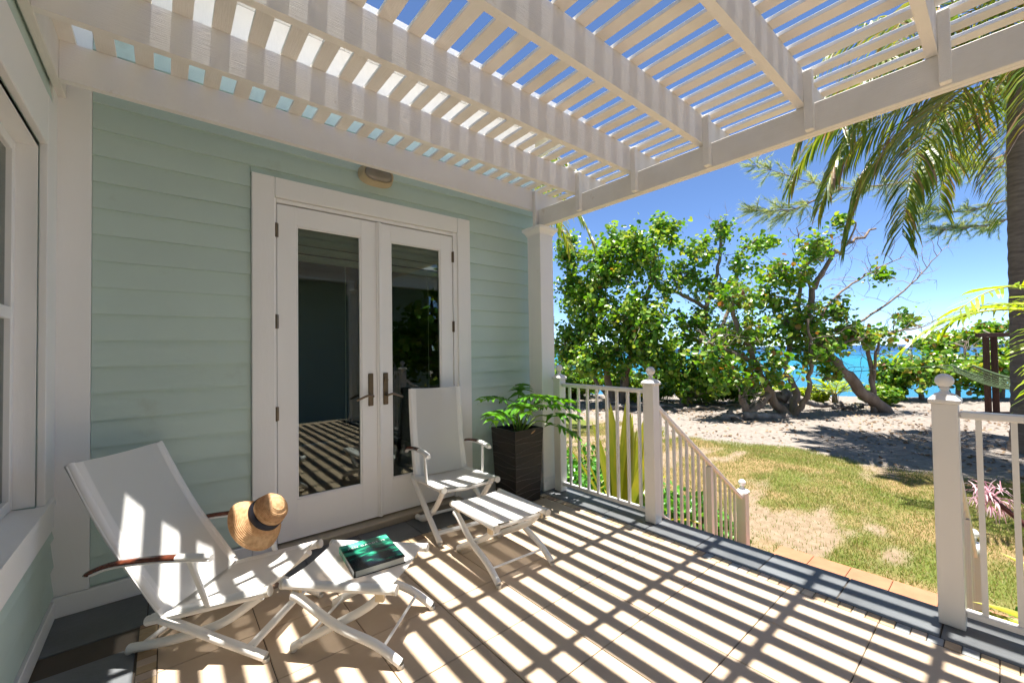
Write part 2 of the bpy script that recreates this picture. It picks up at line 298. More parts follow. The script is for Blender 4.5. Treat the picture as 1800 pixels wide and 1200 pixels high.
def lawn_masks(x, y):
    edge = 10.6 + 0.10 * (2 - y) * 0.6 + 1.3 * (fbm(x, y, 1.6, 21) - 0.5) + 0.8 * (fbm(x, y, 0.4, 5) - 0.5)
    sand = np.maximum(np.clip((x - edge) / 0.5 + 0.5, 0, 1), np.clip((-1.9 - y) / 0.6, 0, 1))  # second term: unseen sand court added to bounce light onto the door wall
    bare = np.clip((fbm(x * 0.6, y * 1.6, 0.9, 31, 5) - 0.60 + 0.055 * np.exp(-((x - 6.6) / 1.6) ** 2)) / 0.10, 0, 1)
    dry = np.clip((fbm(x, y, 1.2, 41, 5) - 0.455 + 0.13 * np.exp(-((x - 6.3) / 1.7) ** 2)) / 0.16, 0, 1)
    return sand, bare, dry
def build_ground():
    xs = np.concatenate([np.linspace(-60, -6, 10), np.linspace(-4, 3.9, 12), np.arange(4.2, 12.5, 0.075), np.arange(12.6, 24, 0.16), np.linspace(24.3, 48, 40)])
    ys = np.concatenate([np.linspace(-60, -8, 12), np.linspace(-7, -1.6, 10), np.arange(-1.5, 8.0, 0.075), np.arange(8.1, 20, 0.16), np.linspace(20.5, 70, 40)])
    X, Y = np.meshgrid(xs, ys, indexing='ij'); Z = gheight(X, Y)
    nx, ny = X.shape
    v = np.stack([X.ravel(), Y.ravel(), Z.ravel()], 1)
    I = np.arange(nx * ny).reshape(nx, ny); f = np.stack([I[:-1, :-1].ravel(), I[1:, :-1].ravel(), I[1:, 1:].ravel(), I[:-1, 1:].ravel()], 1)
    me = bpy.data.meshes.new('ground'); me.from_pydata(v.tolist(), [], f.tolist())
    sand, bare, dry = lawn_masks(X.ravel(), Y.ravel())
    ca = me.color_attributes.new('cover', 'FLOAT_COLOR', 'POINT')
    ca.data.foreach_set('color', np.stack([sand, bare, dry, np.ones_like(sand)], 1).ravel().astype(np.float32))
    mt, n, l, b = nodes('ground_cover')
    at = n.new('ShaderNodeAttribute'); at.attribute_name = 'cover'; sp = n.new('ShaderNodeSeparateColor'); l.new(at.outputs['Color'], sp.inputs[0])
    tc = n.new('ShaderNodeTexCoord'); n1 = n.new('ShaderNodeTexNoise'); n1.inputs['Scale'].default_value = 9; n1.inputs['Detail'].default_value = 9; n1.inputs['Roughness'].default_value = 0.7; l.new(tc.outputs['Object'], n1.inputs['Vector'])
    n2 = n.new('ShaderNodeTexNoise'); n2.inputs['Scale'].default_value = 45; n2.inputs['Detail'].default_value = 6; n2.inputs['Roughness'].default_value = 0.75; l.new(tc.outputs['Object'], n2.inputs['Vector'])
    gr = ramp(n, [(0.35, (0.085, 0.115, 0.024)), (0.65, (0.165, 0.185, 0.045))]); l.new(n2.outputs['Fac'], gr.inputs[0])
    dr = ramp(n, [(0.3, (0.21, 0.14, 0.065)), (0.7, (0.32, 0.235, 0.12))]); l.new(n2.outputs['Fac'], dr.inputs[0])
    br = ramp(n, [(0.3, (0.19, 0.135, 0.085)), (0.7, (0.31, 0.245, 0.175))]); l.new(n1.outputs['Fac'], br.inputs[0])
    sa = ramp(n, [(0.32, (0.16, 0.135, 0.115)), (0.5, (0.245, 0.215, 0.19)), (0.72, (0.31, 0.28, 0.25))]); l.new(n1.outputs['Fac'], sa.inputs[0])
    def mix(a, bb, f_):
        x = n.new('ShaderNodeMix'); x.data_type = 'RGBA'; l.new(f_, x.inputs[0]); l.new(a, x.inputs[6]); l.new(bb, x.inputs[7]); return x.outputs[2]
    c = mix(gr.outputs[0], dr.outputs[0], sp.outputs[2]); c = mix(c, br.outputs[0], sp.outputs[1]); c = mix(c, sa.outputs[0], sp.outputs[0])
    l.new(c, b.inputs['Base Color']); b.inputs['Roughness'].default_value = 0.95; b.inputs['Specular IOR Level'].default_value = 0.1
    bp = n.new('ShaderNodeBump'); bp.inputs['Strength'].default_value = 0.7; bp.inputs['Distance'].default_value = 0.03; l.new(n2.outputs['Fac'], bp.inputs['Height']); l.new(bp.outputs[0], b.inputs['Normal'])
    o = link('ground', me, mt, None, True); tag(o, 'patchy lawn running out to bare beach sand', 'ground', kind='structure')
build_ground()
def build_sea():
    mt, n, l, b = nodes('sea_water')
    tc = n.new('ShaderNodeTexCoord'); ln = n.new('ShaderNodeVectorMath'); ln.operation = 'LENGTH'; l.new(tc.outputs['Object'], ln.inputs[0])
    nz = n.new('ShaderNodeTexNoise'); nz.inputs['Scale'].default_value = 0.012; nz.inputs['Detail'].default_value = 4; l.new(tc.outputs['Object'], nz.inputs['Vector'])
    ma = n.new('ShaderNodeMath'); ma.operation = 'MULTIPLY_ADD'; ma.inputs[1].default_value = 90.0; l.new(nz.outputs['Fac'], ma.inputs[0]); l.new(ln.outputs['Value'], ma.inputs[2])
    mr = n.new('ShaderNodeMapRange'); mr.inputs[1].default_value = 55; mr.inputs[2].default_value = 420; l.new(ma.outputs[0], mr.inputs[0])
    rp = ramp(n, [(0.0, (0.03, 0.13, 0.24)), (0.14, (0.008, 0.15, 0.23)), (0.32, (0.005, 0.17, 0.23)), (0.5, (0.004, 0.09, 0.18)), (1.0, (0.004, 0.045, 0.14))]); l.new(mr.outputs[0], rp.inputs[0])
    l.new(rp.outputs[0], b.inputs['Base Color']); b.inputs['Roughness'].default_value = 0.3; b.inputs['IOR'].default_value = 1.33; b.inputs['Specular IOR Level'].default_value = 0.22
    wv = n.new('ShaderNodeTexNoise'); wv.inputs['Scale'].default_value = 1.6; wv.inputs['Detail'].default_value = 7; wv.inputs['Roughness'].default_value = 0.65
    mp = n.new('ShaderNodeMapping'); mp.inputs['Rotation'].default_value = (0, 0, 0.64); mp.inputs['Scale'].default_value = (1.2, 0.35, 1); l.new(tc.outputs['Object'], mp.inputs[0]); l.new(mp.outputs[0], wv.inputs['Vector'])
    bp = n.new('ShaderNodeBump'); bp.inputs['Strength'].default_value = 0.55; bp.inputs['Distance'].default_value = 0.35; l.new(wv.outputs['Fac'], bp.inputs['Height']); l.new(bp.outputs[0], b.inputs['Normal'])
    q = MB(); d = V(0.8, 0.6, 0); e = V(-0.6, 0.8, 0)
    P = [[d * a + e * bb + V(0, 0, -1.95) for bb in np.linspace(-1, 1, 9) * wdt] for a, wdt in ((21.5, 90), (60, 250), (300, 1500), (1500, 5000), (6500, 7000))]
    q.grid(P); o = q.obj('sea', mt); tag(o, 'turquoise sea reaching to the blue horizon', 'sea', kind='structure')
build_sea()

# ------------------------------------------------------------------ deck floor
S = 0.356
deck = MB().box(-0.40, 2.83, -2.2, 2.96, GZ - 0.3, -0.012).obj('patio_floor', CONC); tag(deck, 'raised tiled patio floor with slate border', 'floor', kind='structure')
gb = MB().box(-0.409, 2.825, -2.15, 2.965, -0.012, -0.006).obj('grout_bed', GROUT, deck)
def tilemesh(w_, l_, t=0.008, c=0.0022):
    q = MB(); q.box(-w_ / 2, w_ / 2, -l_ / 2, l_ / 2, -t, 0, c); me = bpy.data.meshes.new('tile'); me.from_pydata(q.v, [], q.f); return me
G = 0.0035
tm = tilemesh(S - G, S - G); tm.materials.append(TILE)
def put(name, me, x, y, parent, z=0.0, rot=0):
    o = bpy.data.objects.new(name, me); COL.objects.link(o); o.location = (x, y, z + random.uniform(-0.0006, 0.0006)); o.rotation_euler = (0, 0, rot); o.parent = parent; return o
for i in range(7):
    for j in range(-6, 7):
        y0 = 0.053 + S * j
        if y0 < -2.1: continue
        put('tile', tm, -0.022 + S * (i + 0.5), y0 + S / 2, deck)
ytop = 0.053 + S * 7      # 2.545
MW = 0.066
sm = tilemesh(0.29, S - G); sm.materials.append(SLATE)
for j in range(-7, 8):
    yc = 0.22 + 0.358 * j + 0.179
    if -2.0 < yc < 2.75: put('slate_tile', sm, 2.536 + 0.1455, yc, deck)
sl2 = tilemesh(0.318, S - G); sl2.materials.append(SLATE)
for j in range(-6, 8):
    yc = 0.12 + 0.358 * j
    if -2.0 < yc < 2.55: put('slate_tile', sl2, -0.092 - 0.162, yc, deck)
sw = tilemesh(S - G, 0.352); sw.materials.append(SLATE)
for i in range(9): put('slate_tile', sw, -0.24 + S * i, ytop + MW + 0.178, deck)
mm = tilemesh(0.0475, MW - 0.004); mm.materials.append(MOSAIC); mm2 = tilemesh(MW - 0.004, 0.0475); mm2.materials.append(MOSAIC)
y = -0.35
while y < ytop + MW:
    put('mosaic_tile', mm2, 2.470 + MW / 2, y + 0.025, deck); put('mosaic_tile', mm2, -0.022 - MW / 2, y + 0.025, deck); y += 0.0505
x = -0.02
while x < 2.44:
    put('mosaic_tile', mm, x + 0.025, ytop + MW / 2, deck); x += 0.0505
# ------------------------------------------------------------------ steps and landing
st = MB()
for k in range(5): st.box(2.835 + 0.25 * k, 2.835 + 0.25 * (k + 1), 0.24, 1.64, GZ - 0.3, -0.172 * (k + 1) - 0.03)
steps = st.obj('patio_steps', CONC); tag(steps, 'flight of steps from the patio down to the lawn', 'steps', kind='structure')
for k in range(5):
    for q in range(4): MB().box(2.83 + 0.25 * k + 0.003, 2.83 + 0.25 * (k + 1) + 0.012, 0.245 + 0.349 * q, 0.245 + 0.349 * q + 0.345, -0.172 * (k + 1) - 0.028, -0.172 * (k + 1), 0.004).obj('tread_tile', TERRA, steps)
pad = MB().box(4.085, 5.28, -0.5, 1.69, GZ - 0.2, GZ + 0.04).obj('landing_pad', CONC); tag(pad, 'terracotta paved landing at the foot of the steps', 'paving', kind='structure')
for i in range(4):
    for j in range(7): MB().box(4.09 + 0.2975 * i, 4.09 + 0.2975 * i + 0.293, -0.49 + 0.3115 * j, -0.49 + 0.3115 * j + 0.307, GZ + 0.041, GZ + 0.062, 0.004).obj('paver', TERRA, pad)

# ------------------------------------------------------------------ house
house = tag(empty('house', (0, 2.98, 0)), 'pale sea green clapboard house with white trim round the patio', 'house')
YW = 2.985; LX = -0.427; EAVE = 3.37
wall = MB()
wall.box(-0.43, 0.50, YW, YW + 0.15, GZ, EAVE).box(1.89, 2.80, YW, YW + 0.15, GZ, EAVE).box(0.50, 1.89, YW, YW + 0.15, 2.24, EAVE).box(0.50, 1.89, YW, YW + 0.15, GZ, 0.03)
wall.box(2.65, 2.80, YW + 0.15, 9.0, GZ, EAVE)
ow = wall.obj('door_wall', SIDING, house)
def plank_x(x0, x1, z0, z1, parent, yb=YW):
    q = MB(); vs = [(x0, yb - 0.021, z0), (x1, yb - 0.021, z0), (x1, yb - 0.005, z1 + 0.012), (x0, yb - 0.005, z1 + 0.012), (x0, yb - 0.001, z0), (x1, yb - 0.001, z0), (x1, yb - 0.001, z1 + 0.012), (x0, yb - 0.001, z1 + 0.012)]
    q.add(vs, [(0, 1, 2, 3), (0, 4, 5, 1), (3, 2, 6, 7), (0, 3, 7, 4), (1, 5, 6, 2)]); return q.obj('plank', SIDING, parent)
E_ = 0.1355
zs = [2.415 - E_ * k for k in range(18)][::-1] + [2.415 + E_ * k for k in range(1, 8)]
for z0 in zs:
    z1 = z0 + E_
    if z1 < 0.1: continue
    z0c = max(z0, 0.085)
    if z0 >= 2.30 or z1 > 2.372:
        if z0 < 2.368: 
            plank_x(-0.285, 0.402, z0c, z1, ow); plank_x(2.017, 2.80, z0c, z1, ow); plank_x(0.403, 2.016, 2.370, z1, ow)
        else: plank_x(-0.285, 2.80, z0c, min(z1, EAVE - 0.02), ow)
    else:
        plank_x(-0.285, 0.402, z0c, z1, ow); plank_x(2.017, 2.80, z0c, z1, ow)
MB().box(-0.425, -0.287, YW - 0.030, YW - 0.002, 0.10, EAVE - 0.02, 0.003).obj('corner_board', WHITE, house)
MB().box(-0.425, 0.405, YW - 0.034, YW - 0.002, 0.0, 0.098, 0.003).obj('base_board', WHITE, house)
MB().box(2.014, 2.80, YW - 0.034, YW - 0.002, 0.0, 0.098, 0.003).obj('base_board', WHITE, house)
MB().box(-0.285, 2.80, YW - 0.040, YW - 0.022, 3.13, EAVE - 0.002, 0.003).obj('frieze_board', WHITE, house)
# door casing, frame and leaves
dc = MB().box(0.406, 0.530, YW - 0.036, YW - 0.002, 0.0, 2.369, 0.004).obj('door_casing', WHITE, house)
MB().box(1.886, 2.012, YW - 0.036, YW - 0.002, 0.0, 2.369, 0.004).obj('door_casing', WHITE, house)
MB().box(0.532, 1.884, YW - 0.035, YW - 0.002, 2.242, 2.368, 0.004).obj('door_casing', WHITE, house)
fr = MB().box(0.506, 0.541, YW - 0.020, YW + 0.11, 0.03, 2.240).box(1.850, 1.886, YW - 0.020, YW + 0.11, 0.03, 2.240).box(0.543, 1.848, YW - 0.019, YW + 0.11, 2.214, 2.238)
frame_o = fr.obj('door_frame', DOORW, house)
MB().box(0.51, 1.88, YW - 0.10, YW + 0.10, -0.003, 0.045, 0.006).obj('threshold', pbr('threshold_metal', (0.42, 0.36, 0.27), 0.4, metal=0.4), house)
def leaf(x0, x1, gx0, gx1, hinge_left):
    y0, y1 = YW - 0.012, YW + 0.032; q = MB()
    q.box(x0, gx0, y0, y1, 0.055, 2.206, 0.002).box(gx1, x1, y0, y1, 0.055, 2.206, 0.002).box(gx0, gx1, y0 + 0.0005, y1, 2.085, 2.2055).box(gx0, gx1, y0 + 0.0005, y1, 0.0555, 0.305)
    lf = q.obj('door_leaf', DOORW, house)
    b = MB(); w_ = 0.012
    for (a0, a1, c0, c1) in ((gx0, gx0 + w_, 0.305, 2.085), (gx1 - w_, gx1, 0.305, 2.085), (gx0 + w_, gx1 - w_, 0.305, 0.305 + w_), (gx0 + w_, gx1 - w_, 2.085 - w_, 2.085)): b.box(a0, a1, y0 + 0.004, y0 + 0.02, c0, c1, 0.003)
    b.obj('glazing_bead', DOORW, lf)
    MB().box(gx0 + 0.002, gx1 - 0.002, y0 + 0.018, y0 + 0.026, 0.307, 2.083).obj('glass_pane', GLASS, lf)
    for z in (0.87, 1.453, 2.035):
        hx = x0 - 0.004 if hinge_left else x1 + 0.004
        MB().tube([(hx, y0 - 0.008, z - 0.045), (hx, y0 - 0.008, z + 0.045)], 0.0075, 8).box(hx - 0.012, hx + 0.012, y0 - 0.004, y0 - 0.001, z - 0.043, z + 0.043).obj('hinge', BRONZE, lf)
    # lever handle
    px = x1 - 0.052 if hinge_left else x0 + 0.03
    s_ = -1 if hinge_left else 1
    h = MB().box(px - 0.019, px + 0.019, y0 - 0.009, y0 - 0.0005, 0.862, 1.097, 0.004).tube([(px, y0, 0.935), (px, y0 - 0.05, 0.935)], 0.009, 10)
    h.tube(bez([(px, y0 - 0.048, 0.935), (px + s_ * 0.04, y0 - 0.052, 0.942), (px + s_ * 0.085, y0 - 0.05, 0.925), (px + s_ * 0.115, y0 - 0.046, 0.915)], 10), [0.009] * 4 + [0.0075] * 7 if False else 0.0078, 8)
    if not hinge_left: h.lathe([(0.0, 0.012), (0.014, 0.012), (0.015, 0.0)], (px, y0 - 0.009, 1.045), 14, (0, -1, 0))
    shade_auto(h.obj('lever_handle', BRONZE, lf))
    return lf
leaf(0.546, 1.196, 0.657, 1.082, True); leaf(1.226, 1.846, 1.303, 1.735, False)
MB().box(1.190, 1.230, YW - 0.022, YW - 0.0125, 0.055, 2.208, 0.003).tube([(1.211, YW - 0.023, 0.055), (1.211, YW - 0.023, 2.208)], 0.010, 8).obj('astragal', DOORW, house)
# roman shades behind the glass
for x0, x1 in ((0.62, 1.12), (1.27, 1.78)):
    q = MB(); z = 2.10
    for k in range(4): q.tube([(x0, YW + 0.075, z - 0.03 - 0.058 * k), (x1, YW + 0.075, z - 0.03 - 0.058 * k - 0.006)], 0.030 - 0.002 * k, 10, True, 1.0)
    shade_auto(q.obj('window_shade', BLIND, house))
    MB().tube([(x1 - 0.13, YW + 0.05, 1.9), (x1 - 0.13, YW + 0.052, 0.75)], 0.002, 5).obj('pull_cord', BLIND, house)
# room behind the doors
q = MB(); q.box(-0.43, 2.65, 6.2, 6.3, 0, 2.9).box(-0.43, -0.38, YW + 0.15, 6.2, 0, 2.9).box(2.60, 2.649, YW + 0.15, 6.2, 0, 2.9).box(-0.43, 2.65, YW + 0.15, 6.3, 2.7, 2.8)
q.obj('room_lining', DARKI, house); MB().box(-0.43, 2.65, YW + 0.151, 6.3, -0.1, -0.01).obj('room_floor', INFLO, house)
# left wall with its window
q = MB(); q.box(LX - 0.15, LX, -1.95, 1.30, GZ, EAVE).box(LX - 0.15, LX, 2.70, YW + 0.1, GZ, EAVE).box(LX - 0.15, LX, 1.30, 2.70, 2.17, EAVE).box(LX - 0.15, LX, 1.30, 2.70, GZ, 0.57)
lw = q.obj('window_wall', SIDING, house)
def plank_y(y0, y1, z0, z1, parent):
    xb = LX; vs = [(xb + 0.021, y0, z0), (xb + 0.021, y1, z0), (xb + 0.005, y1, z1 + 0.012), (xb + 0.005, y0, z1 + 0.012), (xb + 0.001, y0, z0), (xb + 0.001, y1, z0), (xb + 0.001, y1, z1 + 0.012), (xb + 0.001, y0, z1 + 0.012)]
    return MB().add(vs, [(0, 3, 2, 1), (0, 1, 5, 4), (3, 7, 6, 2), (0, 4, 7, 3), (1, 2, 6, 5)]).obj('plank', SIDING, parent)
for z0 in zs:
    z1 = z0 + E_
    if z1 < 0.1: continue
    z0c = max(z0, 0.085)
    if z1 <= 0.47: plank_y(-1.95, 2.955, z0c, z1, lw)
    elif z0 < 0.46: plank_y(-1.95, 2.955, z0c, 0.445, lw)
    elif z0 >= 2.35: plank_y(-1.95, 2.955, max(z0, 2.421), z1, lw)
    else: plank_y(-1.95, 1.17, z0c, z1, lw)
MB().box(LX + 0.001, LX + 0.026, -1.95, 2.95, 0.0, 0.084, 0.003).obj('base_board', WHITE, house)
MB().box(LX + 0.001, LX + 0.022, 2.858, 2.953, 0.47, EAVE - 0.02, 0.003).obj('corner_board', WHITE, house)
win = MB().box(LX + 0.001, LX + 0.028, 2.71, 2.855, 0.602, 2.419, 0.003).box(LX + 0.001, LX + 0.028, 1.17, 1.29, 0.602, 2.419, 0.003).box(LX + 0.001, LX + 0.027, 1.291, 2.709, 2.19, 2.418, 0.003).obj('window_casing', WHITE, house)
MB().box(LX + 0.001, LX + 0.034, 1.15, 2.856, 0.455, 0.565, 0.004).obj('window_apron', WHITE, house)
q = MB(); q.add([(LX - 0.09, 1.16, 0.612), (LX - 0.09, 2.855, 0.612), (LX + 0.04, 2.855, 0.598), (LX + 0.04, 1.16, 0.598), (LX - 0.09, 1.16, 0.568), (LX - 0.09, 2.855, 0.568), (LX + 0.04, 2.855, 0.568), (LX + 0.04, 1.16, 0.568)], [(0, 3, 2, 1), (3, 7, 6, 2), (2, 6, 5, 1), (0, 4, 7, 3), (4, 5, 6, 7), (0, 1, 5, 4)])
q.obj('window_sill', WHITE, house)
MB().box(LX - 0.085, LX + 0.0, 2.690, 2.708, 0.613, 2.19).box(LX - 0.085, LX + 0.0, 1.292, 1.31, 0.613, 2.19).box(LX - 0.085, LX + 0.0, 1.311, 2.689, 2.165, 2.189).obj('window_reveal', WHITE, house)
wf = MB().box(LX - 0.10, LX - 0.062, 2.650, 2.689, 0.614, 2.164, 0.003).box(LX - 0.10, LX - 0.062, 1.312, 1.35, 0.614, 2.164, 0.003).box(LX - 0.10, LX - 0.063, 1.351, 2.649, 2.12, 2.163, 0.003).box(LX - 0.10, LX - 0.063, 1.351, 2.649, 1.41, 1.46, 0.003).box(LX - 0.10, LX - 0.063, 1.351, 2.649, 0.615, 0.66, 0.003).obj('window_sash', DOORW, house)
MB().box(LX - 0.088, LX - 0.082, 1.351, 2.649, 0.661, 2.119).obj('window_pane', glassmat('window_glass', (0.5, 0.55, 0.53), 1.6), house)
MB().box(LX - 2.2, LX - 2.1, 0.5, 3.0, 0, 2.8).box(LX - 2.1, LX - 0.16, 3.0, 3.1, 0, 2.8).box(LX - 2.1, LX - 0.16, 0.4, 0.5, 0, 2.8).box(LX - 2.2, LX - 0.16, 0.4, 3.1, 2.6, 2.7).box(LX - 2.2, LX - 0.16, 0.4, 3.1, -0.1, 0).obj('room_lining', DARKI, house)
# wing of the house across the added sand court, behind the viewpoint
FW = -7.2
q = MB().box(-6.0, 7.2, FW - 3.0, FW, GZ, EAVE); ww = q.obj('far_wing_wall', SIDING, house)
for k in range(30):
    z0 = GZ + 0.1 + E_ * k; q = MB(); z1 = z0 + E_
    q.add([(-6.0, FW + 0.016, z0), (7.2, FW + 0.016, z0), (7.2, FW + 0.004, z1), (-6.0, FW + 0.004, z1), (-6.0, FW, z0), (7.2, FW, z0)], [(0, 3, 2, 1), (0, 1, 5, 4)]); q.obj('plank', SIDING, ww)
for x in (1.4, 4.6): MB().box(x, x + 1.3, FW + 0.017, FW + 0.05, -0.1, 2.1, 0.004).obj('far_window_casing', WHITE, house); MB().box(x + 0.13, x + 1.17, FW + 0.052, FW + 0.06, 0.03, 1.97).obj('far_window', DARKI, house)
for x in (-2.0, 1.2, 4.2, 7.2): MB().box(x - 0.08, x + 0.08, FW + 2.42, FW + 2.58, GZ, EAVE - 0.35, 0.004).obj('added_shade_post', WHITE, house)  # posts and beam of an added veranda that darkens the reflected far wall
MB().box(-6.3, 7.6, FW + 2.4, FW + 2.6, EAVE - 0.349, EAVE - 0.001, 0.004).obj('added_shade_beam', WHITE, house)
q = MB().box(-6.4, 7.7, FW - 3.4, FW + 2.8, EAVE, EAVE + 0.15); q.add([(-6.4, FW + 2.8, EAVE + 0.16), (7.7, FW + 2.8, EAVE + 0.16), (7.7, FW - 3.4, EAVE + 0.16), (-6.4, FW - 3.4, EAVE + 0.16), (-5, FW - 1.3, EAVE + 1.3), (6, FW - 1.3, EAVE + 1.3)], [(0, 1, 5, 4), (1, 2, 5), (2, 3, 4, 5), (3, 0, 4)]); q.obj('far_wing_roof', ROOFM, house)  # overhang deepened to shade the far wall as mirrored in the door glass
# eaves and roof
q = MB(); q.box(-4.0, 3.12, 2.58, 9.2, EAVE, EAVE + 0.02).box(-4.0, -0.05, -2.0, 2.5799, EAVE, EAVE + 0.02); q.obj('soffit', SOFF, house)
q = MB(); q.box(-0.05, 3.12, 2.556, 2.579, EAVE - 0.02, EAVE + 0.09).box(-0.0495, -0.0265, -2.0, 2.555, EAVE - 0.02, EAVE + 0.09).box(3.121, 3.144, 2.556, 9.2, EAVE - 0.02, EAVE + 0.09); q.obj('fascia', WHITE, house)
q = MB(); q.add([(-4, 2.58, EAVE + 0.085), (3.12, 2.58, EAVE + 0.085), (3.12, 9.2, EAVE + 0.085), (-4, 9.2, EAVE + 0.085), (-4, 5.9, EAVE + 1.6), (0.6, 5.9, EAVE + 1.6)], [(0, 1, 5, 4), (1, 2, 5), (2, 3, 4, 5), (0, 4, 3)])
q.add([(-0.05, -2.0, EAVE + 0.085), (-0.05, 2.58, EAVE + 0.085), (-4, 2.58, EAVE + 1.9), (-4, -2.0, EAVE + 1.9)], [(0, 1, 2, 3)])
q.obj('roof', ROOFM, house)

# ------------------------------------------------------------------ wall lamp
lamp = tag(empty('wall_lamp', (1.19, YW - 0.02, 2.54)), 'almond oval bulkhead lamp above the french doors', 'lamp')
def oval(q, a, b, y, n=40, e=2.6):
    return [(1.19 + a * math.copysign(abs(math.cos(t)) ** (2 / e), math.cos(t)), y, 2.54 + b * math.copysign(abs(math.sin(t)) ** (2 / e), math.sin(t))) for t in np.linspace(0, 2 * math.pi, n, endpoint=False)]
def ovalstack(rows, cap=True):
    q = MB(); n = 40; vs = []
    for (a, b, y) in rows: vs += oval(q, a, b, y)
    fs = [(i * n + k, (i + 1) * n + k, (i + 1) * n + (k + 1) % n, i * n + (k + 1) % n) for i in range(len(rows) - 1) for k in range(n)]
    if cap: fs.append(tuple((len(rows) - 1) * n + k for k in range(n))[::-1])
    return q.add(vs, fs)
Y0 = YW - 0.012
shade_auto(ovalstack([(0.128, 0.072, Y0), (0.130, 0.074, Y0 - 0.012), (0.124, 0.069, Y0 - 0.018), (0.123, 0.068, Y0 - 0.034), (0.120, 0.066, Y0 - 0.036), (0.119, 0.065, Y0 - 0.05), (0.116, 0.063, Y0 - 0.053), (0.113, 0.060, Y0 - 0.068), (0.104, 0.053, Y0 - 0.070), (0.098, 0.048, Y0 - 0.062)], False).obj('lamp_housing', LAMPC, lamp), 25)
shade_auto(ovalstack([(0.100, 0.050, Y0 - 0.055), (0.097, 0.047, Y0 - 0.072), (0.085, 0.038, Y0 - 0.083), (0.06, 0.024, Y0 - 0.088)]).obj('lamp_glass', LGLASS, lamp), 60)

# ------------------------------------------------------------------ pergola
perg = tag(empty('pergola', (2.65, 0, 2.36)), 'white painted timber pergola of rafters and slats over the patio', 'pergola')
RY = [2.735 + 0.003, 2.222, 1.700, 1.180, 0.648, 0.156, -0.365, -0.885, -1.405]
for y0 in [v + 0.010 for v in RY]:
    x1, xt = 2.60, 2.975
    q = MB(); t = 0.040; za, zb = 2.52, 2.699
    pts = [(-0.374, za), (2.80, za), (2.90, za + 0.03), (xt, za + 0.09), (xt, zb), (-0.374, zb)]
    vs = [(x, y0, z) for x, z in pts] + [(x, y0 + t, z) for x, z in pts]; nn = len(pts)
    q.add(vs, [tuple(range(nn)), tuple(range(nn, 2 * nn))[::-1]] + [(k, k + nn, (k + 1) % nn + nn, (k + 1) % nn) for k in range(nn)])
    q.obj('rafter', PERG, perg)
    MB().box(2.560, 2.5995, y0 - 0.040, y0 - 0.0012, 2.372, 2.685, 0.003).obj('cleat', PERG, perg)
for xb0, xb1 in ((2.601, 2.6335), (2.6355, 2.668)): MB().box(xb0, xb1, -1.9, 2.745, 2.365, 2.518, 0.003).obj('front_beam_board', PERGY, perg)
MB().box(LX + 0.018, LX + 0.052, -1.9, 2.95, 2.52, 2.699, 0.003).obj('ledger', PERGY, perg)
smesh = MB().box(-0.0353, 0.0353, -1.95, 2.90, 0, 0.019, 0.0015); sme = bpy.data.meshes.new('slat'); sme.from_pydata(smesh.v, [], smesh.f); sme.materials.append(PERGY)
for k in range(-12, 13):
    o = bpy.data.objects.new('slat', sme); COL.objects.link(o); o.location = (1.248 + 0.0353 + 0.1365 * k + random.uniform(-0.0015, 0.0015), random.uniform(-0.01, 0.01), 2.700); o.rotation_euler = (random.uniform(-0.0004, 0.0004), random.uniform(-0.006, 0.006), random.uniform(-0.0006, 0.0006)); o.parent = perg; o.matrix_parent_inverse = Matrix.Translation(-perg.location)
def column(y0, label):
    c = tag(empty('porch_column', (2.66, y0 + 0.085, 0)), label, 'column')
    MB().box(2.578, 2.742, y0, y0 + 0.17, 0.0, 2.312, 0.004).obj('shaft', WHITE, c)
    q = MB(); 
    for (d, z0, z1) in ((0.013, 0.001, 0.085), (0.008, 0.085, 0.100), (0.004, 0.1001, 0.110)): q.box(2.578 - d, 2.742 + d, y0 - d, y0 + 0.17 + d, z0, z1, 0.002)
    q.obj('plinth', WHITE, c)
    q = MB(); pr = [(0.003, 2.29), (0.008, 2.305), (0.022, 2.325), (0.034, 2.338), (0.036, 2.362)]
    for (d, z0), (d2, z1) in zip(pr[:-1], pr[1:]):
        a = [(2.578 - d, y0 - d, z0), (2.742 + d, y0 - d, z0), (2.742 + d, y0 + 0.17 + d, z0), (2.578 - d, y0 + 0.17 + d, z0)]; b = [(2.578 - d2, y0 - d2, z1), (2.742 + d2, y0 - d2, z1), (2.742 + d2, y0 + 0.17 + d2, z1), (2.578 - d2, y0 + 0.17 + d2, z1)]
        q.add(a + b, [(k, (k + 1) % 4, (k + 1) % 4 + 4, k + 4) for k in range(4)])
    q.add(b, [(0, 1, 2, 3)]); q.obj('capital', WHITE, c)
    return c
column(2.672, 'square white porch column beside the black planter'); column(-1.75, 'square white porch column at the far end of the pergola beam')

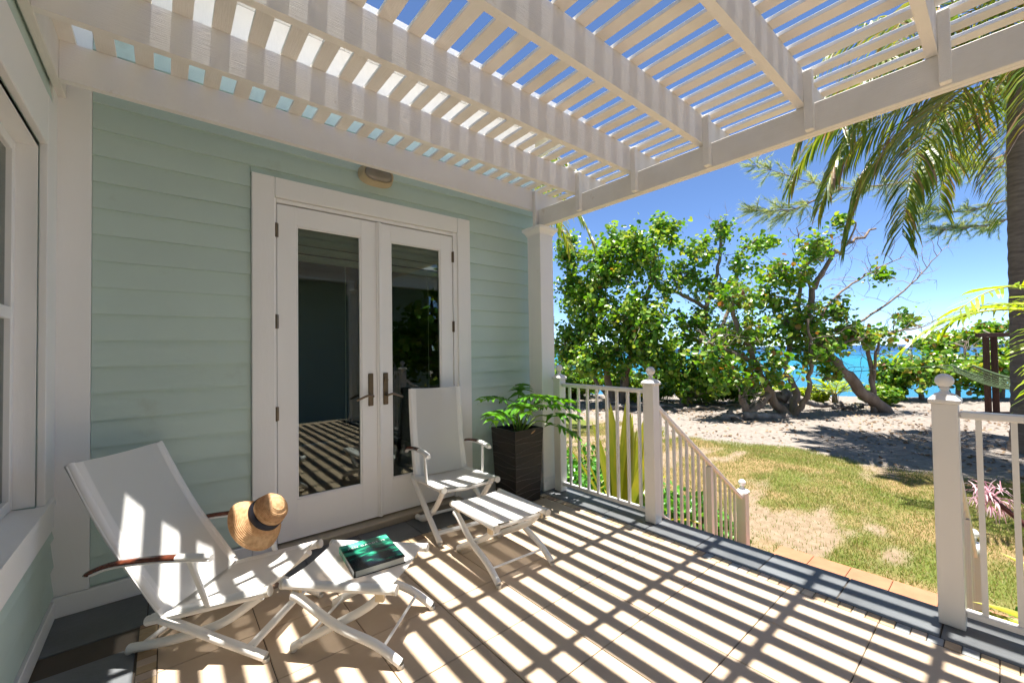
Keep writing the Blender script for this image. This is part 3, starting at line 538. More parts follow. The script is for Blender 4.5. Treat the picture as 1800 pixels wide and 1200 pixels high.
# ------------------------------------------------------------------ railings
ballprof = [(0.036, 0.0), (0.036, 0.004), (0.017, 0.012), (0.013, 0.022), (0.018, 0.026), (0.018, 0.031), (0.013, 0.035)] + [(0.032 * math.sin(t), 0.064 - 0.032 * math.cos(t)) for t in np.linspace(0.45, math.pi - 0.001, 14)]
def newel(parent, x, y, zb, zt, a=0.042):
    n_ = MB().box(x - a, x + a, y - a, y + a, zb, zt, 0.003).obj('newel_post', RAILW, parent)
    q = MB(); d = a + 0.010
    q.box(x - d, x + d, y - d, y + d, zt + 0.001, zt + 0.022, 0.004)
    e = a - 0.008; z0, z1 = zt + 0.0222, zt + 0.038
    q.add([(x - d + .004, y - d + .004, z0), (x + d - .004, y - d + .004, z0), (x + d - .004, y + d - .004, z0), (x - d + .004, y + d - .004, z0), (x - e, y - e, z1), (x + e, y - e, z1), (x + e, y + e, z1), (x - e, y + e, z1)], [(0, 1, 5, 4), (1, 2, 6, 5), (2, 3, 7, 6), (3, 0, 4, 7), (4, 5, 6, 7)])
    q.obj('post_cap', RAILW, parent)
    shade_auto(MB().lathe(ballprof, (x, y, zt + 0.037), 20).obj('ball_finial', RAILW, parent), 50)
RX = 2.712
def rail_y(parent, ya, yb, ys, z0=0.066, z1=0.935):
    MB().box(RX - 0.022, RX + 0.022, ya, yb, z1 - 0.016, z1 + 0.016, 0.006).obj('top_rail', RAILW, parent)
    MB().box(RX - 0.018, RX + 0.018, ya, yb, z0 - 0.014, z0 + 0.014, 0.004).obj('bottom_rail', RAILW, parent)
    for y in ys: MB().box(RX - 0.0095, RX + 0.0095, y - 0.0095, y + 0.0095, z0 + 0.0145, z1 - 0.0165).obj('baluster', RAILW, parent)
ra = tag(empty('patio_railing', (RX, 2.1, 0)), 'white metal railing between the porch column and the steps', 'railing', 'white patio railings')
newel(ra, RX, 2.592, 0.0, 0.982, 0.040); newel(ra, RX, 1.678, 0.0, 0.982)
rail_y(ra, 1.721, 2.551, [2.468 - 0.0985 * k for k in range(8)])
rc = tag(empty('patio_railing', (RX, -0.5, 0)), 'white metal railing beside the pink lily flower', 'railing', 'white patio railings')
newel(rc, RX, 0.192, 0.0, 0.982); rail_y(rc, -1.60, 0.149, [0.093 - 0.0985 * k for k in range(17)])
def stair_rail(y, label, nb=15):
    r = tag(empty('stair_railing', (3.5, y, -0.5)), label, 'railing', 'white stair railings')
    sl_ = -0.70; xa, xb = RX + 0.044, 4.215; zt = 0.835; zb = 0.055
    f = lambda x: zt + sl_ * (x - xa); g = lambda x: zb + sl_ * (x - xa)
    L = math.hypot(xb - xa, sl_ * (xb - xa)); X = V(1, 0, sl_) / math.hypot(1, sl_); Z = V(-X[2], 0, X[0])
    MB().obox(((xa + xb) / 2, y, (f(xa) + f(xb)) / 2), X, (0, 1, 0), Z, L / 2, 0.022, 0.016, 0.005).obj('hand_rail', RAILW, r)
    MB().obox(((xa + xb) / 2, y, (g(xa) + g(xb)) / 2), X, (0, 1, 0), Z, L / 2, 0.018, 0.014, 0.004).obj('bottom_rail', RAILW, r)
    for k in range(14):
        x = 2.825 + 0.0965 * k
        if k == 8: 
            MB().box(x - 0.021, x + 0.021, y - 0.021, y + 0.021, g(x) - 0.25, f(x) - 0.02).obj('mid_post', RAILW, r); continue
        MB().box(x - 0.0095, x + 0.0095, y - 0.0095, y + 0.0095, g(x) + 0.012, f(x) - 0.014).obj('baluster', RAILW, r)
    newel(r, 4.26, y, GZ, -0.155)
    return r
stair_rail(1.678, 'white metal stair railing beside the strap leaf bed'); stair_rail(0.192, 'white metal stair railing behind the post by the pink flower')

# ------------------------------------------------------------------ chairs and footstools
def sweep_local(f, pts):  # local (u,w,z) -> world
    return [f(*p) for p in pts]
def chair(label, origin, u, W=0.42, seat=None, back=None, arm=None, legs=None, post=None, slack=0.03):
    u = V(*u, 0); u /= np.linalg.norm(u); wv = V(-u[1], u[0], 0); o3 = V(*origin, 0)
    F = lambda a, b, z: o3 + a * u + b * wv + V(0, 0, z)
    mid = F(0.3, W / 2, 0); c = tag(empty('folding_chair', tuple(mid)), label, 'chair', 'white sling folding chairs')
    R = 0.0195
    (s0, s1), (b0, b1) = seat, back
    seatN = V(-(s1[1] - s0[1]), 0, s1[0] - s0[0])
    for b in (0.0, W):
        sg = -1 if b == 0 else 1
        t = MB().tube([F(s0[0], b, s0[1]), F(s1[0], b, s1[1])], R, 14); shade_auto(t.obj('seat_rail', CHAIRW, c), 50)
        d = V(s1[0] - s0[0], 0, s1[1] - s0[1]); d /= np.linalg.norm(d)
        shade_auto(MB().tube([F(s1[0] - 0.004 * d[0], b, s1[1] - 0.004 * d[2]), F(s1[0] + 0.012 * d[0], b, s1[1] + 0.012 * d[2])], R + 0.0012, 14).obj('end_cap', RUBBER, c), 50)
        mb_ = ((b0[0] * 0.5 + b1[0] * 0.5) - 0.018, (b0[1] + b1[1]) / 2 - 0.012)
        shade_auto(MB().tube(bez([F(b0[0], b, b0[1]), F(mb_[0], b, mb_[1]), F(b1[0], b, b1[1])], 14), R * 0.92, 12).obj('back_rail', CHAIRW, c), 50)
        for nm, L in zip(('front_leg', 'rear_leg'), legs):
            off = 0.004 if nm == 'front_leg' else -0.0
            shade_auto(MB().tube(bez([F(p[0], b - sg * (0.022 if nm == 'rear_leg' else -0.012), p[1]) for p in L], 18), 0.0185, 12).obj(nm, CHAIRW, c), 50)
            e = L[-1] if nm == 'front_leg' else L[0]
            shade_auto(MB().lathe([(0.0, -0.003), (0.013, -0.003), (0.0145, 0.004), (0.013, 0.012)], tuple(F(e[0], b - sg * (0.022 if nm == 'rear_leg' else -0.012), 0.004)), 12).obj('foot_pad', RUBBER, c), 40)
        # arm: brown grip, white front
        bo = b + sg * 0.035
        A = bez([F(p[0], bo, p[1]) for p in arm], 24); k = int(len(A) * 0.66)
        shade_auto(MB().tube(A[:k + 1], [0.006] + [0.0175] * (k - 1) + [0.018], 12, True, 0.62).obj('arm_grip', TEAK, c), 50)
        shade_auto(MB().tube([p - V(0, 0, 0.010) for p in A[2:]], 0.0165, 12, True, 0.5).obj('arm_bar', CHAIRW, c), 50)
        shade_auto(MB().tube(A[k:], [0.0185] * (len(A) - k - 1) + [0.013], 12, True, 0.66).obj('arm_front', CHAIRW, c), 50)
        p0, p1 = F(post[0][0], bo - sg * 0.008, post[0][1]), F(post[1][0], b + sg * 0.018, post[1][1]); X = (p1 - p0) / np.linalg.norm(p1 - p0); Yv = np.cross(X, wv)
        MB().obox((p0 + p1) / 2, X, wv, Yv, np.linalg.norm(p1 - p0) / 2, 0.006, 0.0125, 0.003).obj('arm_post', CHAIRW, c)
    # slings
    def sling(A0, A1, curve, sag, nm):
        P = []
        for i in range(17):
            t = i / 16; row = []
            base = V(A0[0] + (A1[0] - A0[0]) * t, 0, A0[1] + (A1[1] - A0[1]) * t) + V(curve[0], 0, curve[1]) * (4 * t * (1 - t))
            d = V(A1[0] - A0[0], 0, A1[1] - A0[1]); d /= np.linalg.norm(d); nrm = V(-d[2], 0, d[0])
            if nrm[2] < 0: nrm = -nrm
            for j in range(25):
                s = j / 24; b = W * s; ed = (2 * s - 1)
                off = -sag * (1 - (0.75 if nm == 'back_sling' else 0.0) * t) * (1 - ed * ed) + R * 1.06 * (1 if abs(ed) < 0.93 else 1.0)
                if j == 0 or j == 24: off = R * 0.2; b = (-R * 1.05 if j == 0 else W + R * 1.05)
                p = base + nrm * off; row.append(F(p[0], b, p[2]))
            P.append(row)
        ob = shade_auto(MB().grid(P).obj(nm, SLING, c), 60)
        nv_ = unit(np.cross(P[8][12] - P[7][12], P[8][13] - P[8][12])); nv_ = nv_ if nv_[2] > 0 else -nv_
        for cols in ((0, 1, 2), (24, 23, 22)):
            shade_auto(MB().grid([[row[k] + nv_ * 0.0016 for k in cols] for row in P]).obj('hem', CHAIRW, ob), 60)
        return ob
    d = V(s1[0] - s0[0], 0, s1[1] - s0[1])
    sling((s0[0] + 0.01 * d[0], s0[1] + 0.01 * d[2]), (s1[0] - d[0] * 0.05, s1[1] - d[2] * 0.05), (0, 0), slack, 'seat_sling')
    sling((b0[0] - (b1[0] - b0[0]) * 0.035, b0[1] - (b1[1] - b0[1]) * 0.035), (b1[0] - (b1[0] - b0[0]) * 0.012, b1[1] - (b1[1] - b0[1]) * 0.012), (-0.018, -0.012), slack * 0.9, 'back_sling')
    # hem bands, cross bars
    fl = legs[0]; rl = legs[1]
    q0, q1 = F(fl[-2][0] * 0.35 + fl[-1][0] * 0.65, 0.0, fl[-2][1] * 0.35 + fl[-1][1] * 0.65 + 0.004), F(fl[-2][0] * 0.35 + fl[-1][0] * 0.65, W, fl[-2][1] * 0.35 + fl[-1][1] * 0.65 + 0.004)
    MB().obox((q0 + q1) / 2, wv, u, (0, 0, 1), W / 2 - 0.0, 0.018, 0.008, 0.003).obj('cross_bar', CHAIRW, c)
    q0, q1 = F(rl[0][0] + 0.05, 0.02, rl[0][1] + 0.012), F(rl[0][0] + 0.05, W - 0.02, rl[0][1] + 0.012)
    shade_auto(MB().tube([q0, q1], 0.011, 10).obj('cross_bar', CHAIRW, c), 50)
    q0, q1 = F(s1[0] - 0.06, 0, s1[1] - 0.028), F(s1[0] - 0.06, W, s1[1] - 0.028)
    shade_auto(MB().tube([q0, (q0 + q1) / 2 - V(0, 0, 0.012), q1], 0.010, 10).obj('cross_bar', CHAIRW, c), 50)
    q0, q1 = F(b1[0] + 0.0, 0, b1[1] - 0.004), F(b1[0], W, b1[1] - 0.004)
    shade_auto(MB().tube(bez([q0, (q0 + q1) / 2 + V(0, 0, -0.010) + u * -0.008, q1], 10), 0.008, 8).obj('top_bar', CHAIRW, c), 50)
    return c, F
CH1, FL = chair('reclined white sling chair with a straw hat on its arm', (-0.127, 2.389), (0.7406, -0.6719), 0.42, seat=((0.10, 0.150), (0.61, 0.275)), back=((0.155, 0.200), (-0.245, 0.795)),
    arm=[(-0.14, 0.352), (-0.02, 0.398), (0.16, 0.422), (0.30, 0.430), (0.40, 0.432)], legs=([(0.17, 0.165), (0.27, 0.135), (0.40, 0.090), (0.61, 0.0195)], [(0.0, 0.0195), (0.20, 0.062), (0.40, 0.130), (0.57, 0.245)]), post=((0.30, 0.415), (0.372, 0.225)))
CH2, FR = chair('upright white sling chair in front of the french doors', (1.428, 2.872), (-0.115, -0.9934), 0.40, seat=((-0.015, 0.318), (0.535, 0.360)), back=((0.045, 0.350), (-0.050, 0.968)),
    arm=[(-0.065, 0.500), (-0.02, 0.530), (0.12, 0.556), (0.26, 0.562), (0.38, 0.552)], legs=([(0.02, 0.318), (0.17, 0.218), (0.34, 0.115), (0.50, 0.0195)], [(0.0, 0.0195), (0.15, 0.050), (0.33, 0.170), (0.485, 0.335)]), post=((0.285, 0.545), (0.30, 0.355)))
def footstool(label, origin, u, W=0.36):
    u = V(*u, 0); u /= np.linalg.norm(u); wv = V(-u[1], u[0], 0); o3 = V(*origin, 0)
    F = lambda a, b, z: o3 + a * u + b * wv + V(0, 0, z)
    c = tag(empty('footstool', tuple(F(0.24, W / 2, 0))), label, 'footstool', 'white sling footstools'); R = 0.019
    for b in (0.0, W):
        sg = -1 if b == 0 else 1
        shade_auto(MB().tube([F(-0.025, b, 0.292), F(0.465, b, 0.299)], R, 14).obj('seat_rail', CHAIRW, c), 50)
        for a in (-0.032, 0.459): shade_auto(MB().tube([F(a, b, 0.292 if a < 0 else 0.299), F(a + 0.013, b, 0.292 if a < 0 else 0.299)], R + 0.0012, 14).obj('end_cap', RUBBER, c), 50)
        shade_auto(MB().tube(bez([F(p[0], b - sg * -0.008, p[1]) for p in [(0.02, 0.255), (0.06, 0.240), (0.22, 0.142), (0.38, 0.085), (0.487, 0.0195)]], 18), 0.0180, 12).obj('leg', CHAIRW, c), 50)
        shade_auto(MB().tube(bez([F(p[0], b - sg * 0.026, p[1]) for p in [(0.0, 0.0195), (0.06, 0.055), (0.21, 0.135), (0.33, 0.205), (0.40, 0.268)]], 18), 0.0175, 12).obj('leg', CHAIRW, c), 50)
        for (a, bo) in ((0.487, -0.008), (0.0, 0.026)): shade_auto(MB().lathe([(0.0, -0.003), (0.013, -0.003), (0.0145, 0.004), (0.013, 0.014)], tuple(F(a, b - sg * bo, 0.004)), 12).obj('foot_pad', RUBBER, c), 40)
        for a in (0.035, 0.40): MB().obox(F(a, b, 0.268), u, wv, (0, 0, 1), 0.018, 0.009, 0.018, 0.002).obj('bracket', pbr('brass_bracket', (0.62, 0.53, 0.38), 0.35, metal=0.5) if 'brass_bracket' not in MATS else MATS['brass_bracket'], c)
    for (a, z) in ((0.41, 0.066), (0.05, 0.050)): shade_auto(MB().tube([F(a, 0.0, z), F(a, W, z)], 0.0065, 8).obj('cross_rod', CHAIRW, c), 50)
    for a in (0.04, 0.405): shade_auto(MB().tube([F(a, 0.0, 0.272), F(a, W, 0.272)], 0.009, 8).obj('cross_rod', CHAIRW, c), 50)
    P = []
    for i in range(15):
        t = i / 14; a = -0.008 + 0.458 * t; row = []
        for j in range(23):
            s = j / 22; b = W * s; ed = 2 * s - 1; z = 0.294 + 0.006 * t + R * 1.06 - 0.014 * (1 - ed * ed)
            if j == 0 or j == 22: b = -R * 1.05 if j == 0 else W + R * 1.05; z = 0.294 + 0.006 * t
            row.append(F(a, b, z))
        P.append(row)
    shade_auto(MB().grid(P).obj('seat_sling', SLING, c), 60)
    return c, F
FS1, FO = footstool('white sling footstool with a green book on it', (0.397, 1.943), (0.669, -0.743))
FS2, _ = footstool('empty white sling footstool next to the upright chair', (1.387, 2.241), (-0.0569, -0.9984))

# ------------------------------------------------------------------ hat
hat = tag(empty('straw_hat', tuple(FL(0.30, 0.41, 0.42))), 'straw sun hat with black ribbon hooked on the chair arm', 'hat')
ax = V(*(R_ * 0.72 + U_ * 0.62 - F_ * 0.14)); ax /= np.linalg.norm(ax)
hc = FL(0.345, 0.385, 0.432)
prof = []
def addp(pts, n):
    for i in range(n): 
        t = i / n; a = np.array(pts); k = t * (len(pts) - 1); j = int(k); p = a[j] + (a[min(j + 1, len(pts) - 1)] - a[j]) * (k - j); prof.append((p[0] * 0.94 + 0.0014 * math.cos(len(prof) * math.pi), p[1] + 0.0007 * math.cos(len(prof) * math.pi)))
crown = [(0.0, 0.105), (0.035, 0.104), (0.062, 0.096), (0.078, 0.078), (0.084, 0.055), (0.087, 0.025), (0.089, 0.0)]
brim = [(0.089, 0.0), (0.098, -0.014), (0.110, -0.030), (0.126, -0.048), (0.142, -0.066), (0.152, -0.078)]
addp(crown, 44); addp(brim, 30); prof[0] = (0.0005, prof[0][1])
wave = lambda r, th: (0.020 * math.sin(2 * th + 0.9) + 0.010 * math.sin(3 * th)) * max(0, (r - 0.088) / 0.075) ** 1.3
shade_auto(MB().lathe(prof, hc, 64, ax, wave).obj('hat_body', STRAW, hat), 80)
shade_auto(MB().lathe([(0.0855, 0.003), (0.0870, 0.005), (0.0845, 0.038), (0.0825, 0.040)], hc, 48, ax).obj('hat_ribbon', RIBBON, hat), 60)

# ------------------------------------------------------------------ book
bc = V(0.728, 1.895, 0); bu = V(1, 0.03, 0); bu /= np.linalg.norm(bu); bv = V(0.14, 1, 0); bv -= (bv @ bu) * bu * 0; bv /= np.linalg.norm(bv)
bz = 0.309
bk = empty('hardback_book', (0.728, 1.895, bz)); bk.rotation_euler = (0, 0, math.radians(-5)); tag(bk, 'dark green hardback book lying on the footstool', 'book')
def bpart(q, name, mat):
    o = q.obj(name, mat); o.parent = bk; return o
hw, hl = 0.110, 0.136
bpart(MB().box(-hw, hw, -hl, hl, 0.0, 0.0028, 0.0008), 'back_cover', BOOK); bpart(MB().box(-hw, hw, -hl, hl, 0.0282, 0.0312, 0.0008), 'front_cover', BOOK)
bpart(MB().box(-hw + 0.006, hw - 0.005, -hl + 0.004, hl - 0.004, 0.0030, 0.0280), 'page_block', PAPER); bpart(MB().box(-hw - 0.0022, -hw + 0.0005, -hl, hl, 0.0, 0.0312, 0.001), 'spine', BOOK)
def text_obj(s, size, loc, name, parent, mat, spacing=1.15):
    cu = bpy.data.curves.new(name, 'FONT'); cu.body = s; cu.size = size; cu.align_x = 'CENTER'; cu.space_character = spacing; cu.extrude = 0.0002
    t = bpy.data.objects.new(name, cu); COL.objects.link(t); dg = bpy.context.evaluated_depsgraph_get(); me = bpy.data.meshes.new_from_object(t.evaluated_get(dg)); bpy.data.objects.remove(t)
    o = link(name, me, mat); o.parent = parent; o.location = loc; return o
text_obj('ZEN GARDENS', 0.0225, (0.0, 0.075, 0.0316), 'cover_title', bk, WTEXT, 1.2)

# ------------------------------------------------------------------ planter with split-leaf plant
pot = tag(empty('planter', (2.287, 2.685, 0)), 'tall square black planter with wavy carved lines beside the column', 'planter')
q = MB(); zt = 0.60
def ring(hx, z): return [(2.287 - hx, 2.685 - hx, z), (2.287 + hx, 2.685 - hx, z), (2.287 + hx, 2.685 + hx, z), (2.287 - hx, 2.685 + hx, z)]
rows = [ring(0.128, 0.001), ring(0.131, 0.012), ring(0.156, zt - 0.008), ring(0.156, zt), ring(0.138, zt), ring(0.134, zt - 0.06)]
vs = [p for r in rows for p in r]; q.add(vs, [(i * 4 + k, i * 4 + (k + 1) % 4, (i + 1) * 4 + (k + 1) % 4, (i + 1) * 4 + k) for i in range(len(rows) - 1) for k in range(4)] + [(3, 2, 1, 0)])
pb = q.obj('pot_body', BLACKP, pot)
RIDGE = pbr('pot_ridge_glaze', (0.12, 0.105, 0.095), 0.35, (0.05, 0.042, 0.038), 20, spec=0.5)
for side in range(2):
    for k in range(11):
        z0 = 0.045 + 0.05 * k; tilt = 0.022 if k % 2 == 0 else -0.002
        pts = []
        for t in np.linspace(-1, 1, 9):
            z = z0 + tilt * t + 0.004 * math.sin(3 * t + k); hx = 0.131 + (0.156 - 0.131) * (z - 0.012) / (zt - 0.02)
            pts.append((2.287 + t * (hx - 0.004), 2.685 - hx, z) if side == 0 else (2.287 - hx, 2.685 + t * (hx - 0.004), z))
        MB().tube(pts, 0.0028, 6).obj('carved_ridge', RIDGE, pb)
MB().grid([[(2.287 + a * 0.136, 2.685 + b * 0.136, zt - 0.045 + 0.012 * random.random()) for b in np.linspace(-1, 1, 9)] for a in np.linspace(-1, 1, 9)]).obj('soil', SOIL, pot)
plant = tag(empty('split_leaf_plant', (2.287, 2.685, 0.56)), 'bright green split leaf philodendron growing in the black planter', 'plant')
def splitleaf(base, tipdir, size, roll=0.0):
    """deeply lobed blade: midrib with pairs of pointed fingers, each finger a folded strip"""
    base = V(*base); d = V(*tipdir); d /= np.linalg.norm(d); up = V(0, 0, 1); s = np.cross(d, up); s /= np.linalg.norm(s); nrm = np.cross(s, d)
    s = s * math.cos(roll) + nrm * math.sin(roll); nrm = np.cross(s, d); q = MB()
    mid = []
    for i in range(11):
        t = i / 10; mid.append(base + d * size * t + nrm * size * (0.10 * math.sin(t * 2.2)) - V(0, 0, 1) * size * 0.28 * t * t)
    wid = lambda t: 0.13 * math.sin(min(1, t * 1.25 + 0.12) * math.pi) ** 0.8 * size + 0.012 * size
    for sg in (-1, 1):
        for i in range(10):
            a, b = mid[i], mid[i + 1]; wa, wb = wid(i / 10) * 0.62, wid((i + 1) / 10) * 0.62
            q.add([a, b, b + sg * s * wb - nrm * wb * 0.25, a + sg * s * wa - nrm * wa * 0.25], [(0, 1, 2, 3) if sg > 0 else (3, 2, 1, 0)])
    for sg in (-1, 1):
        for k in range(6):
            t = 0.05 + 0.155 * k; i = min(9, int(t * 10)); p = mid[i]; ln = size * (0.50 - 0.34 * abs(t - 0.28) ** 1.0) * (1.0 if t < 0.8 else 0.8)
            fd = sg * s * math.cos(0.15 + t * 0.95) + d * math.sin(0.15 + t * 0.95) if t > 0.12 else sg * s * 0.85 - d * 0.45
            fd = fd / np.linalg.norm(fd); side = np.cross(fd, nrm); N = 5; rows = []
            for j in range(N + 1):
                u_ = j / N; c_ = p + fd * ln * u_ - V(0, 0, 1) * ln * 0.32 * u_ * u_ + nrm * 0.01 * size; hw_ = size * 0.105 * (1 - u_ ** 2.2) * (0.75 + 0.25 * math.sin(u_ * 7 + k)) + 0.001
                rows.append([c_ - side * hw_ + nrm * hw_ * 0.35, c_, c_ + side * hw_ + nrm * hw_ * 0.35])
            q.grid(rows)
            if 1 <= k < 5:
                st_ = p + fd * ln * 0.5 - V(0, 0, 1) * ln * 0.08; f2 = fd * 0.6 + d * 0.7; f2 /= np.linalg.norm(f2); sd = np.cross(f2, nrm)
                q.grid([[st_ + f2 * ln * 0.34 * w_ - sd * size * 0.034 * (1 - w_), st_ + f2 * ln * 0.34 * w_ + sd * size * 0.034 * (1 - w_)] for w_ in (0, 0.5, 1.0)])
    return q
pc = V(2.287, 2.685, 0.57)
LV = [((-0.30, -0.22, 0.20), (-0.75, -0.45, 0.05), 0.34, 0.2), ((-0.18, -0.20, 0.25), (-0.40, -0.85, 0.0), 0.33, -0.2), ((-0.02, -0.14, 0.28), (0.3, -0.8, 0.1), 0.34, 0.1), ((0.14, -0.14, 0.24), (0.75, -0.5, 0.05), 0.33, 0.3), ((0.17, -0.24, 0.13), (0.70, -0.66, 0.02), 0.27, -0.15), ((0.13, -0.30, 0.07), (0.40, -0.88, -0.35), 0.25, 0.1), ((0.05, 0.03, 0.30), (0.5, 0.4, 0.25), 0.28, 0.0), ((-0.14, 0.00, 0.27), (-0.8, -0.1, 0.15), 0.31, 0.0), ((0.14, -0.12, 0.19), (0.8, -0.3, 0.0), 0.22, 0.2), ((-0.08, -0.20, 0.30), (-0.1, -1, 0.15), 0.28, 0.0), ((0.08, -0.24, 0.22), (0.5, -0.9, 0.0), 0.32, 0.15)]
for off, td, sz, rl in LV:
    b = pc + V(*off); st0 = pc + V(off[0] * 0.12, off[1] * 0.12, -0.03)
    stem = MB().tube(bez([st0, (st0 + b) / 2 + V(0, 0, 0.07), b], 10), [0.007] * 5 + [0.005] * 6 if False else 0.0055, 7).obj('leaf_stalk', STALK, plant, True)
    splitleaf(b, td, sz, rl).obj('leaf_blade', PHILO, plant, True)
MB().tube(bez([pc + V(0.02, 0, -0.03), pc + V(0.03, -0.02, 0.12), pc + V(0.07, -0.03, 0.25)], 8), [0.020] * 3 + [0.016] * 3 + [0.008] * 3 if False else 0.016, 8).obj('leaf_sheath', STALK, plant, True)
shade_auto(MB().tube(bez([pc + V(-0.02, -0.12, 0.02), pc + V(0.02, -0.15, -0.005), pc + V(0.07, -0.15, 0.02)], 8), 0.006, 7).obj('dry_sheath', STRAW, plant), 60)

# ------------------------------------------------------------------ foliage builders
def quads_obj(name, v, f, mat, parent=None, smooth=True):
    me = bpy.data.meshes.new(name); v = np.asarray(v, np.float32); f = np.asarray(f, np.int32); k = f.shape[1]
    me.vertices.add(len(v)); me.vertices.foreach_set('co', v.ravel()); me.loops.add(f.size); me.loops.foreach_set('vertex_index', f.ravel())
    me.polygons.add(len(f)); me.polygons.foreach_set('loop_start', np.arange(0, f.size, k, dtype=np.int32)); me.polygons.foreach_set('loop_total', np.full(len(f), k, np.int32))
    me.update(calc_edges=True); me.validate()
    return link(name, me, mat, parent, smooth)
def round_leaves(P, N, size, droop=0.12):
    """rounded leaves (two half discs folded on the midrib): P centres, N normals"""
    n = len(P); T = unit(np.cross(N, rng.normal(size=(n, 3)))); B = np.cross(N, T); s = size[:, None]
    ring = [(-1.0, 0.0), (-0.62, 0.78), (0.15, 0.95), (0.85, 0.55), (1.12, 0.0), (0.85, -0.55), (0.15, -0.95), (-0.62, -0.78)]
    v = np.zeros((n, 8, 3))
    for k, (a, b) in enumerate(ring): v[:, k] = P + s * (a * T + b * B + N * (0.22 * abs(b) - droop * a * a))
    f = (np.arange(n)[:, None] * 8)
    q1 = np.concatenate([f + np.array([[0, 4, 3, 2]]), f + np.array([[0, 2, 1, 0]])], 0) if False else None
    tris = [(0, 2, 1), (0, 3, 2), (0, 4, 3), (0, 5, 4), (0, 6, 5), (0, 7, 6)]
    F_all = np.concatenate([f + np.array([t]) for t in tris], 0)
    return v.reshape(-1, 3), F_all
def limb(q, pts, r0, r1, n=8, wob=0.06):
    P = bez(pts, 6 * (len(pts) - 1)); N = len(P)
    P = [p + (rng.normal(size=3) * wob * r0 * 4 if 0 < i < N - 1 else 0) for i, p in enumerate(P)]
    q.tube(P, [r0 + (r1 - r0) * (i / (N - 1)) ** 0.8 for i in range(N)], n); return P
def grape_tree(label, limbs, blobs, radii, leaf=0.105, dens=1.0, mat=None, twigs=60, cat='tree', group='sea grape trees along the beach', name='sea_grape_tree', bare=0):
    base = limbs[0][0]; t = tag(empty(name, (base[0], base[1], GZ)), label, cat, group)
    nodes_ = []; q = MB()
    for L, (r0, r1) in zip(limbs, radii):
        L = [list(p) for p in L]
        if L[0][2] < GZ + 0.6: L[0][2] = float(gheight(np.array(L[0][0]), np.array(L[0][1]))) - 0.1
        nodes_ += [(p, r1) for p in limb(q, L, r0, r1, 9)[6:]]
    tr = q.obj('trunk', BARK, t, True)
    NP = np.array([p for p, _ in nodes_]); P = []; Nn = []; tw = MB()
    for (bx, by, bz_, rh, rv) in blobs:
        c = V(bx, by, bz_); k = np.argmin(np.linalg.norm(NP - c, axis=1)); a = NP[k]
        mid = (a + c) / 2 + rng.normal(size=3) * 0.18 * np.linalg.norm(c - a)
        if np.linalg.norm(c - a) > 0.15: tw.tube(bez([a, mid, c], 8), np.linspace(0.035, 0.012, 9), 6)
        nt = max(6, int(13 * dens * (rh * rh * rv) ** 0.5 * 2.2))
        for _ in range(nt):
            d = unit(rng.normal(size=3)); e = c + d * V(rh, rh, rv) * rng.uniform(0.45, 1.08)
            st0 = c + (e - c) * 0.1; mid2 = (st0 + e) / 2 + rng.normal(size=3) * 0.12 + V(0, 0, -0.05)
            tw.tube([st0, mid2, e], [0.011, 0.008, 0.004], 4, False)
            m_ = int(rng.integers(14, 29) * dens)
            tt = rng.uniform(0.25, 1.08, m_)[:, None]
            pp = np.where(tt < 0.5, st0 + (mid2 - st0) * tt * 2, mid2 + (e - mid2) * (tt - 0.5) * 2) + rng.normal(size=(m_, 3)) * 0.13
            P.append(pp); Nn.append(unit(rng.normal(size=(m_, 3)) * 0.75 + V(0, 0, 0.75) + (e - c) / np.linalg.norm(e - c) * 0.5))
    for _ in range(bare):
        k = rng.integers(len(NP)); a = NP[k]; d = unit(rng.normal(size=3) + V(0.3, -0.3, 0.9)); p = [a]
        for s_ in range(5): d = unit(d + rng.normal(size=3) * 0.35); p.append(p[-1] + d * rng.uniform(0.14, 0.30))
        tw.tube(p, np.linspace(0.012, 0.003, 6), 4, False)
        for s_ in (2, 3, 4):
            d2 = unit(d + rng.normal(size=3) * 0.7); tw.tube([p[s_], p[s_] + d2 * 0.2, p[s_] + d2 * 0.36 + rng.normal(size=3) * 0.05], [0.006, 0.004, 0.002], 3, False)
    tag(tw.obj('twigs', TWIG, t, True), kind='stuff')
    P = np.concatenate(P); Nn = np.concatenate(Nn); v, f = round_leaves(P, Nn, leaf * rng.uniform(0.42, 1.2, len(P)))
    quads_obj('crown', v, f, mat or GRAPE, t)
    return t

